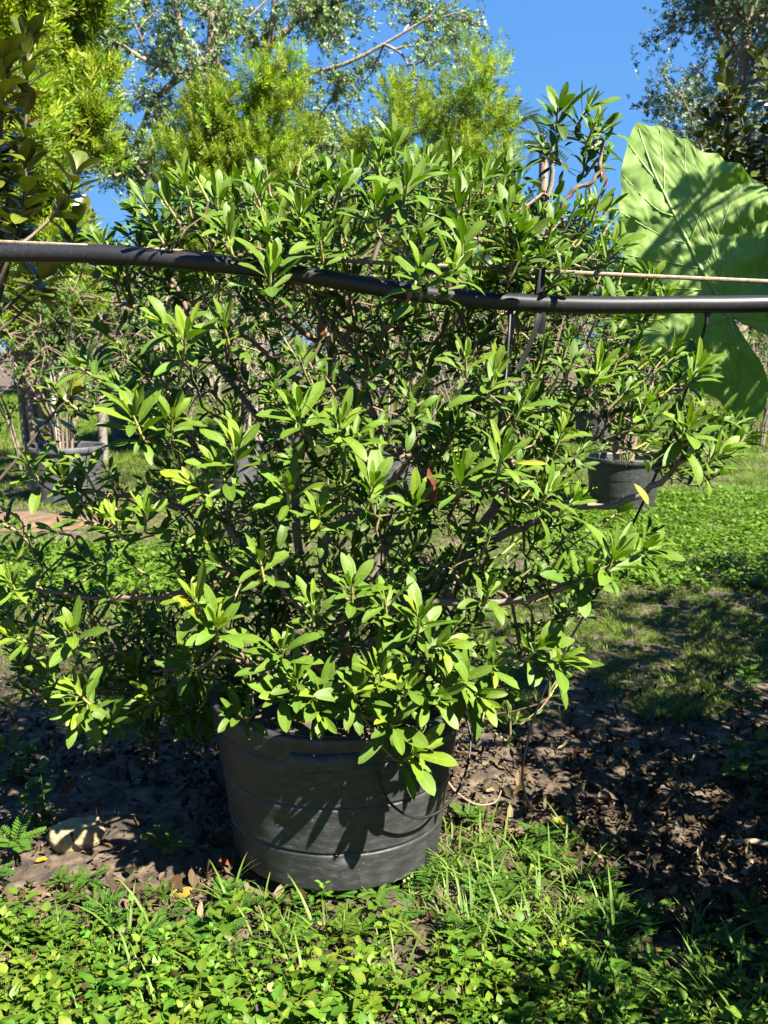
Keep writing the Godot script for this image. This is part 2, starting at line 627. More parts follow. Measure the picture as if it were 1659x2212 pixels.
func build_trees() -> void:
	var oak_leaf := twig_cluster(S.oval, 12, 0.2, 0.085, 1.2)
	var oak_col := Color(0.115, 0.18, 0.06)
	# the big tree behind, its limbs traced by hand and twigs grown from them
	var t := thing("tall_tree", "tall pale-barked broadleaf tree with open airy crown behind the yellow-green conifers", "tree", Vector3(-4.3, 0, -23.0))
	var wood := Acc.new()
	var tips := []
	var o := t.position
	var limbs := [
		[[[455, 800, 23], [452, 400, 23], [458, 180, 23], [465, 40, 23.2], [475, -160, 23.4], [470, -420, 23.5]], 0.24, 0.1],
		[[[455, 190, 23], [410, 120, 22.6], [385, 40, 22.3], [370, -90, 22]], 0.1, 0.04],
		[[[540, 330, 24], [560, 190, 24], [585, 80, 23.7], [600, -40, 23.4], [640, -220, 23]], 0.11, 0.04],
		[[[560, 200, 24], [640, 165, 23.6], [740, 140, 23.2], [830, 95, 23], [925, 38, 22.8]], 0.07, 0.025],
		[[[585, 100, 23.7], [650, 40, 23.5], [720, 10, 23.2], [800, -30, 23]], 0.08, 0.03],
		[[[455, 160, 23], [360, 150, 22.6], [260, 100, 22.2], [180, 60, 22]], 0.09, 0.03],
		[[[455, 120, 23], [340, 210, 23], [300, 300, 23], [270, 360, 23]], 0.09, 0.03],
		[[[560, 210, 24], [640, 240, 23.6], [700, 260, 23.4], [740, 300, 23.3]], 0.08, 0.03],
		[[[465, 40, 23.2], [330, -60, 23], [230, -140, 22.8]], 0.16, 0.05],
		[[[465, 0, 23.2], [560, -140, 24], [700, -220, 24.4]], 0.16, 0.05],
		[[[640, 40, 23.5], [720, -60, 24], [800, -120, 24]], 0.1, 0.04],
		[[[340, 210, 23], [330, 300, 22.5], [325, 420, 22.3], [330, 520, 22.2]], 0.06, 0.02],
		[[[260, 100, 22.2], [200, 180, 22], [215, 280, 22], [250, 380, 22]], 0.05, 0.02],
		[[[640, 240, 23.6], [720, 330, 23.3], [735, 430, 23.2]], 0.05, 0.02],
		[[[830, 95, 23], [870, 120, 23], [890, 170, 23]], 0.04, 0.015],
	]
	for l in limbs:
		var pts := []
		for q in l[0]:
			pts.append(P(q[0], q[1], q[2]) - o)
		if l == limbs[0]:
			pts[0].y = -0.1
		pts = smooth_path(pts, 5)
		wood.tube(pts, taper(pts.size(), l[1], l[2]), 8, Color.WHITE, false)
		var last := pts.size() - 1
		var from := int(last * 0.3) if l != limbs[0] else int(last * 0.42)
		for i in range(from, last + 1):
			if rng.randf() < 0.6:
				var dd: Vector3 = (pts[i] - pts[maxi(i - 1, 0)]).normalized()
				grow(wood, tips, pts[i], (dd * 0.5 + rdir()).normalized(), rr(0.6, 1.25), 0.03, 1, -0.04)
	part("trunk", wood, M.pale_bark, t)
	var xs := []
	var cols := []
	leafy(tips, 4, 0.5, 0.6, 1.15, oak_col, 0.35, xs, cols, -0.1)
	multi("crown", oak_leaf, M.far_leaf, xs, cols, t)

	# right-hand tall trees
	for q in [[Vector3(7.4, 0, -21.0), 9.8, 2.7, Color(0.1, 0.145, 0.085), "tall grey-green tree with dense upright crown against the sky at right"], [Vector3(10.2, 0, -24.5), 12.5, 2.6, Color(0.035, 0.07, 0.03), "darkest tall tree in the upper right corner behind the grey-green one"]]:
		t = thing("tall_tree", q[4], "tree", q[0])
		wood = Acc.new()
		tips = []
		var hh: float = q[1]
		var tr := smooth_path([Vector3(0, -0.1, 0), Vector3(0.15, hh * 0.3, 0.1), Vector3(-0.1, hh * 0.65, 0), Vector3(0.1, hh, 0)], 6)
		wood.tube(tr, taper(tr.size(), 0.24, 0.05), 8, Color.WHITE, false)
		for k in 46:
			var yy := rr(0.22, 1.0)
			var pp: Vector3 = tr[int(yy * (tr.size() - 1))]
			var an := rr(0, TAU)
			var reach: float = q[2] * sqrt(clampf(1.15 - pow(absf(yy - 0.55) / 0.55, 2.0), 0.05, 1))
			grow(wood, tips, pp, Vector3(cos(an), rr(0.3, 1.1), sin(an)), reach * rr(0.55, 0.95), 0.05, 1, 0.02)
		part("trunk", wood, M.pale_bark, t)
		xs = []
		cols = []
		leafy(tips, 11, 0.6, 0.6, 1.1, q[3], 0.35, xs, cols)
		multi("crown", oak_leaf, M.far_leaf, xs, cols, t)

	# yellow-green podocarpus-like conifers
	var needles := twig_cluster(S.needle, 34, 0.2, 0.08, 1.15)
	var pc := Color(0.22, 0.285, 0.022)
	for q in [
		[70, 8.7, 5.6, 0.92, 3.6, "bright yellow-green narrow-leaved conifer at the left edge, the tallest of three", 2300, 1.15],
		[540, 11.0, 4.1, 1.1, 2.0, "bright green narrow-leaved conifer with rounded top in front of the tall tree", 2400, 0.85],
		[940, 12.5, 4.35, 1.55, 2.2, "bright green narrow-leaved conifer under the open blue sky", 2400, 0.85],
	]:
		var c0 := P(q[0], 750, q[1])
		t = thing("conifer_shrub", q[5], "conifer", Vector3(c0.x, 0, c0.z), "yellow-green conifers behind the azalea")
		wood = Acc.new()
		xs = []
		cols = []
		var top: float = q[2]
		var rad: float = q[3]
		for k in 7:
			var an := TAU * k / 7.0 + rr(-0.3, 0.3)
			var e := Vector3(cos(an) * rad * rr(0.1, 0.4), top * rr(0.6, 0.78), sin(an) * rad * rr(0.1, 0.4))
			var pts := smooth_path([Vector3(cos(an) * 0.08, -0.05, sin(an) * 0.08), Vector3(cos(an) * 0.15, top * 0.3, sin(an) * 0.15), e], 5)
			wood.tube(pts, taper(pts.size(), 0.035, 0.01), 6, Color.WHITE, false)
		part("trunk", wood, M.pale_bark, t)
		# foliage in lobes round the stems: upright shoots on many small mounds
		var plumes := []
		for k in 8:
			var an := TAU * k / 8.0 + rr(-0.4, 0.4)
			var off := rad * (0.15 if k == 0 else rr(0.35, 0.8))
			plumes.append([Vector3(cos(an) * off, 0, sin(an) * off), top * (1.0 if k == 0 else rr(0.8, 0.99)), rad * rr(0.3, 0.5)])
		for m in 150:
			var pl: Array = plumes[m % 8]
			var yy := pow(rng.randf(), 0.75)
			var hy: float = lerpf(top - q[4] * 1.25, pl[1], yy)
			var prof: float = pl[2] * lerpf(1.0, 0.4, pow(yy, 2.0))
			var an := rr(0, TAU)
			var r2 := prof * sqrt(rr(0.1, 1.0))
			var ctr: Vector3 = pl[0] + Vector3(cos(an) * r2, hy, sin(an) * r2)
			var lob := rr(0.07, 0.17) * rad
			var tone := rr(0.75, 1.15)
			for k in int(q[6] / 75.0):
				var d := rdir()
				d.y = absf(d.y) * 0.9 + 0.05 if rng.randf() < 0.75 else d.y
				var pos := ctr + d * lob * pow(rng.randf(), 0.4) * Vector3(1, 1.6, 1)
				var s: float = rr(0.6, 1.15) * q[7]
				xs.append(Transform3D(frame((d + Vector3(0, 0.8, 0) + rdir() * 0.4).normalized(), rdir()) * Basis.from_scale(Vector3.ONE * s), pos))
				var j := rr(0.65, 1.25) * tone
				cols.append(Color(pc.r * j * rr(0.75, 1.2), pc.g * j, pc.b * j))
		multi("crown", needles, M.needle, xs, cols, t)

	# a screen of far trees closes the view at the horizon
	var heights := [4.2, 5.0, 3.6, 4.6, 3.8, 4.8, 4.0, 5.4, 4.4]
	var tells := ["low bushy tree at far left beyond the nursery rows", "far bushy tree behind the left conifer", "far bushy tree left of the shrub's centre", "far round tree behind the azalea's middle", "small far tree right of the middle conifer", "far tree under the open sky", "far tree left of the elephant-ear leaf", "far tree behind the big elephant-ear leaf", "far tree at the right edge beyond the lawn"]
	for k in 9:
		var xx := -13.0 + k * 3.3 + rr(-0.5, 0.5)
		t = thing("far_tree", tells[k], "tree", Vector3(xx, 0, rr(-23, -27)), "far trees beyond the nursery rows")
		wood = Acc.new()
		tips = []
		var hh: float = heights[k]
		wood.tube([Vector3(0, -0.1, 0), Vector3(0.1, hh * 0.4, 0), Vector3(0, hh * 0.8, 0)], [0.16, 0.12, 0.04], 6, Color.WHITE, false)
		for m in 16:
			var an := rr(0, TAU)
			grow(wood, tips, Vector3(0, hh * rr(0.1, 0.8), 0), Vector3(cos(an), rr(0.1, 0.9), sin(an)), rr(0.9, 1.7), 0.04, 1, 0.0)
		part("trunk", wood, M.bark, t)
		xs = []
		cols = []
		leafy(tips, 9, 0.6, 1.3, 2.0, Color(0.06, 0.1, 0.03), 0.4, xs, cols)
		multi("crown", oak_leaf, M.far_leaf, xs, cols, t)
	# two fan palms far behind, only their frond tips clear the shrubs
	for q in [[1095, 185, 30.0, "far palm frond tips just right of the right-hand conifer"], [1175, 215, 32.0, "far palm frond tips behind the topmost azalea shoots"]]:
		var top := P(q[0], q[1] + 75, q[2])
		t = thing("palm_tree", q[3], "palm", Vector3(top.x, 0, top.z), "far palms")
		var h2 := top.y - 0.3
		wood = Acc.new()
		wood.tube([Vector3(0, -0.1, 0), Vector3(0.05, h2 * 0.5, 0), Vector3(0, h2, 0)], [0.17, 0.15, 0.14], 8, Color.WHITE, false)
		part("trunk", wood, M.bark, t)
		var fr := Acc.new()
		for k in 16:
			var an := TAU * k / 16.0 + rr(-0.15, 0.15)
			var el := rr(-0.1, 1.3)
			var dir := Vector3(cos(an) * cos(el), sin(el), sin(an) * cos(el))
			var base := Vector3(0, h2, 0)
			for s in 12:
				var f := (s + 1) / 12.0
				var pos := base + dir * 1.25 * f + Vector3(0, -0.45 * f * f, 0)
				for sd in [-1.0, 1.0]:
					var lat: Vector3 = dir.cross(Vector3.UP).normalized() * float(sd)
					fr.add(S.needle, Transform3D(frame(dir * 0.7 + lat + Vector3(0, -0.25, 0), Vector3.UP) * Basis.from_scale(Vector3(0.45, 0.45, 0.45)), pos), Color(0.08, 0.11, 0.06))
		part("crown", fr, M.far_leaf, t)

# ------------------------------------------------------------------ rear rows of potted azaleas
func pot_profile(r0: float, r1: float, h: float) -> Array:
	return [Vector2(r0 * 0.9, 0.0), Vector2(r0 * 0.985, 0.006), Vector2(r0, 0.02), Vector2(lerpf(r0, r1, 0.32), h * 0.32), Vector2(lerpf(r0, r1, 0.325) + 0.003, h * 0.325), Vector2(lerpf(r0, r1, 0.62), h * 0.62), Vector2(lerpf(r0, r1, 0.625) + 0.003, h * 0.625), Vector2(lerpf(r0, r1, 0.84), h * 0.84)]

func simple_pot(label: String, at: Vector3, r: float, h: float, mat: Material) -> Node3D:
	var t := thing("nursery_pot", label, "pot", at, "nursery pots of the rear rows")
	var a := Acc.new()
	var prof := pot_profile(r * 0.84, r, h)
	prof.append_array([Vector2(r * 0.99, h * 0.9), Vector2(r * 0.97, h * 0.9), Vector2(r * 0.94, h * 0.7)])
	a.lathe(prof, 32, Color.WHITE, 0.006)
	part("body", a, mat, t)
	a = Acc.new()
	a.lathe([Vector2(r * 1.0, h * 0.895), Vector2(r * 1.045, h * 0.9), Vector2(r * 1.05, h * 0.94), Vector2(r * 1.05, h * 0.985), Vector2(r * 1.035, h), Vector2(r * 0.99, h), Vector2(r * 0.975, h * 0.97), Vector2(r * 0.968, h * 0.88)], 32, Color.WHITE, 0.006)
	part("rim", a, mat, t)
	a = Acc.new()
	a.lathe([Vector2(r * 0.965, h * 0.86), Vector2(r * 0.6, h * 0.885), Vector2(0.001, h * 0.9)], 24, Color.WHITE)
	part("soil", a, M.soil, t)
	return t

func rear_azalea(label: String, at: Vector3, base_y: float, hgt: float, rad: float, tone: float, clusters: int, low: float, bare := 0, big := 1.0) -> Node3D:
	var t := thing("azalea_shrub", label, "shrub", at, "azaleas of the rear rows")
	var wood := Acc.new()
	var fol := Acc.new()
	var stem_n := 9 + bare
	var heads := []
	for k in stem_n:
		var an := TAU * k / stem_n + rr(-0.3, 0.3)
		var e := Vector3(cos(an) * rad * rr(0.3, 0.8), base_y + (hgt - base_y) * rr(0.45, 0.85), sin(an) * rad * rr(0.3, 0.8))
		var s := Vector3(cos(an) * 0.06, base_y - 0.03, sin(an) * 0.06)
		var pts := bezier(s, Vector3(0, (hgt - base_y) * 0.3, 0), e, (e - s) * 0.3, 6, 0.012)
		wood.tube(pts, taper(7, 0.012, 0.005), 5, Color(0.28, 0.21, 0.15), false)
		heads.append_array(pts.slice(2))
	var leaves := []
	for k in clusters:
		var d := rdir()
		var f := pow(rng.randf(), 0.45)
		var c := Vector3(d.x * rad, lerpf(base_y + low, hgt, 0.5 + 0.5 * d.y), d.z * rad) 
		c = Vector3(c.x * f, lerpf(lerpf(base_y + low, hgt, 0.5), c.y, f), c.z * f)
		var ax := (Vector3(d.x, d.y * 0.5 + 0.75, d.z) + rdir() * 0.35).normalized()
		rosette(leaves, c, ax, 9 + rng.randi() % 4, rr(0.05, 0.07) * big, tone, 0.05)
		var best: Vector3 = heads[0]
		for hd in heads:
			if hd.distance_squared_to(c) < best.distance_squared_to(c):
				best = hd
		wood.tube(bezier(best, ax * 0.03, c - ax * 0.05, ax * 0.05, 3, 0.005), [0.004, 0.0035, 0.003, 0.003], 3, Color(0.3, 0.22, 0.14), false)
	for l in leaves:
		fol.add(S.azalea_far, l[0], l[3])
	part("stems", wood, M.stem, t)
	stuff(part("foliage", fol, M.azalea, t))
	return t

func build_rows() -> void:
	var rows := [
		[117, 1095, 0.315, 0.46, "black nursery pot at the left edge, above the sandy soil", M.old_pot],
		[500, 1080, 0.3, 0.44, "grey-black nursery pot behind the azalea's left half", M.old_pot],
		[1363, 1116, 0.28, 0.42, "black nursery pot right of the azalea, beside the bright lawn", M.pot],
		[276, 960, 0.33, 0.47, "far grey nursery pot showing through the left of the azalea", M.old_pot],
		[1300, 965, 0.3, 0.44, "far grey nursery pot showing through the right of the azalea", M.old_pot],
		[840, 1090, 0.3, 0.44, "nursery pot hidden behind the middle of the azalea", M.old_pot],
	]
	var at := []
	for r in rows:
		var p := G(r[0], r[1])
		p.z -= r[2]
		p.y = 0.0
		at.append(p)
		simple_pot(r[4], p, r[2], r[3], r[5])
	rear_azalea("dark twiggy azalea in the left edge pot, seen through the front azalea", at[0], 0.4, 2.15, 1.0, 1.6, 210, 0.3)
	rear_azalea("azalea in the grey-black pot behind the front azalea's left half", at[1], 0.38, 2.0, 0.95, 1.6, 150, 0.3)
	rear_azalea("azalea with pale bare stems in the black pot beside the bright lawn", at[2], 0.37, 1.75, 0.6, 1.0, 80, 0.6, 22)
	rear_azalea("azalea in the far grey pot at left, seen through gaps", at[3], 0.4, 1.9, 0.95, 1.5, 100, 0.3)
	rear_azalea("azalea in the far grey pot at right, seen through gaps", at[4], 0.38, 2.1, 1.05, 1.6, 130, 0.3)
	rear_azalea("azalea standing in the rear row behind the front azalea's middle", at[5], 0.38, 2.25, 1.05, 1.8, 190, 0.3)
	var more := [[40, 9.6, 2.1, "left-most azalea of the farther row"], [380, 11.0, 2.3, "farther-row azalea below the left conifer's right side"], [640, 9.4, 2.45, "farther-row azalea behind the front azalea, left of centre"], [760, 12.5, 2.5, "farther-row azalea under the gap of sky between the conifers"], [1010, 9.8, 2.3, "farther-row azalea behind the front azalea, right of centre"], [1160, 11.5, 2.6, "farther-row azalea left of the elephant-ear leaf"], [1480, 10.5, 2.4, "farther-row azalea behind the elephant-ear leaf"], [1650, 12.0, 2.3, "farther-row azalea at the right edge beyond the lawn"]]
	for m in more:
		var p := P(m[0], 750, m[1])
		rear_azalea(m[3], Vector3(p.x, 0, p.z), 0.02, m[2], 1.15, 1.9, 170, 0.15)
	# neighbours standing right of the frame, whose shade lies on the ground and on the big leaf
	simple_pot("nursery pot of the neighbouring azalea right of the frame", Vector3(1.78, 0, -1.7), 0.28, 0.4, M.pot)
	rear_azalea("neighbouring azalea just outside the right edge, shading the litter", Vector3(1.78, 0, -1.7), 0.36, 1.36, 0.9, 1.6, 560, -0.33, 0, 1.4)
	simple_pot("nursery pot of the tall azalea right of the elephant-ear leaf", Vector3(1.85, 0, -2.25), 0.28, 0.4, M.pot)
	rear_azalea("tall azalea outside the right edge, shading the elephant-ear leaf", Vector3(1.85, 0, -2.25), 0.36, 3.0, 0.64, 1.6, 400, -0.1, 0, 1.25)
	rear_azalea("azalea outside the right edge, shading the lawn's near part", Vector3(2.35, 0, -3.35), 0.02, 1.7, 0.75, 1.6, 330, 0.1, 0, 1.4)
	rear_azalea("azalea outside the right edge, shading the lawn's middle", Vector3(2.75, 0, -4.25), 0.02, 1.35, 0.8, 1.6, 280, 0.1, 0, 1.4)
	rear_azalea("neighbouring azalea just outside the left edge of the row", Vector3(-1.95, 0, -1.9), 0.02, 1.6, 0.75, 1.6, 220, 0.1, 0, 1.25)
	simple_pot("nursery pot of the shrub beside the viewer's right shoulder", Vector3(1.35, 0, -0.7), 0.28, 0.4, M.pot)
	rear_azalea("azalea beside the viewer's right, shading the weeds in front", Vector3(1.35, 0, -0.7), 0.36, 1.4, 0.55, 1.6, 170, 0.0, 0, 1.2)

# ------------------------------------------------------------------ front pot
func build_pot() -> void:
	var c := P(727, 1700, 2.26)
	var at := Vector3(c.x, 0.0, -2.26)
	var t := thing("nursery_pot", "large black plastic nursery pot holding the front azalea, scuffed and dusty", "pot", at)
	t.rotation = Vector3(0.0, 0.0, deg_to_rad(-0.6))
	var r0 := 0.256
	var r1 := 0.294
	var h := 0.42
	var a := Acc.new()
	var prof := [Vector2(0.15, -0.004), Vector2(0.19, -0.002), Vector2(0.208, 0.004), Vector2(0.222, 0.016), Vector2(0.23, 0.034)]
	for k in 120:
		var f := (k + 1) / 120.0
		var y := lerpf(0.034, h * 0.86, f)
		var r := lerpf(r0 - 0.004, r1, f)
		for ring in [0.13, 0.245, 0.352]:
			r += -0.0045 * exp(-pow((y - ring) / 0.0028, 2.0)) + 0.001 * exp(-pow((y - ring - 0.006) / 0.004, 2.0))
		prof.append(Vector2(r, y))
	prof.append_array([Vector2(r1 - 0.004, h * 0.885), Vector2(r1 - 0.012, h * 0.88), Vector2(r1 - 0.02, h * 0.6)])
	a.lathe(prof, 96, Color.WHITE, 0.005)
	# dents pressed into the wall, as on the photograph
	for dn in [[-0.42, 0.19, 0.03, 0.012], [0.12, 0.125, 0.018, 0.012], [0.95, 0.165, 0.02, 0.008], [0.3, 0.2, 0.05, 0.004]]:
		for i in a.v.size():
			var p := a.v[i]
			var an := atan2(p.x, p.z)
			var dd := Vector2((an - dn[0]) * 0.26, p.y - dn[1]).length()
			if dd < dn[2] * 2.5:
				a.v[i] -= Vector3(p.x, 0, p.z).normalized() * dn[3] * exp(-pow(dd / dn[2], 2.0) * 1.5)
	a.n = normals_of(a.v, a.idx)
	part("body", a, M.pot, t)
	a = Acc.new()
	a.lathe([Vector2(r1 - 0.003, h * 0.865), Vector2(r1 + 0.006, h * 0.87), Vector2(r1 + 0.008, h * 0.885), Vector2(r1 + 0.008, h * 0.94), Vector2(r1 + 0.012, h * 0.955), Vector2(r1 + 0.013, h * 0.985), Vector2(r1 + 0.009, h), Vector2(r1 - 0.004, h), Vector2(r1 - 0.008, h * 0.98), Vector2(r1 - 0.01, h * 0.86)], 96, Color.WHITE, 0.005)
	var rim := part("rim", a, M.pot, t)
	# the moulded grip below the rim at the front
	a = Acc.new()
	var rows := [[0.0, 0.386], [0.016, 0.384], [0.021, 0.37], [0.02, 0.352], [0.012, 0.343], [-0.004, 0.341]]
	var seg := 14
	for q in rows:
		for k in seg + 1:
			var an := deg_to_rad(lerpf(-19, 13, float(k) / seg))
			var e := sin(PI * clampf(float(k) / seg, 0.0, 1.0))
			var rad: float = r1 - 0.002 + q[0] * (0.25 + 0.75 * pow(e, 0.3))
			a.v.append(Vector3(sin(an) * rad, q[1] + 0.003 * sin(an * 7.0), cos(an) * rad))
			a.uv.append(Vector2.ZERO)
			a.c.append(Color.WHITE)
	for i in rows.size() - 1:
		for k in seg:
			var b := i * (seg + 1) + k
			a.idx.append_array(PackedInt32Array([b, b + 1, b + seg + 1, b + 1, b + seg + 2, b + seg + 1]))
	a.n = normals_of(a.v, a.idx)
	part("grip", a, M.pot, rim)
	a = Acc.new()
	a.lathe([Vector2(r1 - 0.013, h * 0.86), Vector2(0.2, h * 0.9), Vector2(0.1, h * 0.93), Vector2(0.001, h * 0.94)], 32, Color.WHITE, 0.02)
	part("soil", a, M.soil, t)
	# wire bail hanging open at the right
	a = Acc.new()
	var pts := smooth_path([Vector3(0.3, 0.395, 0.03), Vector3(0.32, 0.33, 0.07), Vector3(0.3, 0.26, 0.14), Vector3(0.25, 0.222, 0.215), Vector3(0.185, 0.225, 0.27), Vector3(0.125, 0.28, 0.305), Vector3(0.1, 0.35, 0.305)], 6)
	a.tube(pts, taper(pts.size(), 0.0032, 0.0032), 6, Color.WHITE)
	part("wire_bail", a, M.tubing, t)
	# scratches and small scars in the plastic
	a = Acc.new()
	for k in 45:
		var an := rr(-0.9, 1.25)
		var y := rr(0.05, 0.34)
		var r := lerpf(r0, r1, y / (h * 0.86)) + 0.0012
		var q := Vector3(sin(an) * r, y, cos(an) * r)
		var w := rr(0.0006, 0.0018)
		var tg := Vector3(cos(an), rr(-0.4, 0.4), -sin(an)).normalized()
		a.tube([q - tg * w, q, q + tg * w * rr(0.5, 2.5)], [0.0003, 0.0007, 0.0002], 4, Color.WHITE, false)
	stuff(part("scars", a, M.scratch, t))

# ------------------------------------------------------------------ front azalea
func bush_depth(px: float, py: float, f: float) -> float:
	var u := (px - 810.0) / 900.0
	var v := (py - 930.0) / 800.0
	var b := sqrt(clampf(1.0 - absf(u * u * u) - absf(v * v * v), 0.1, 1.0))
	return 2.34 - 0.46 * b * f

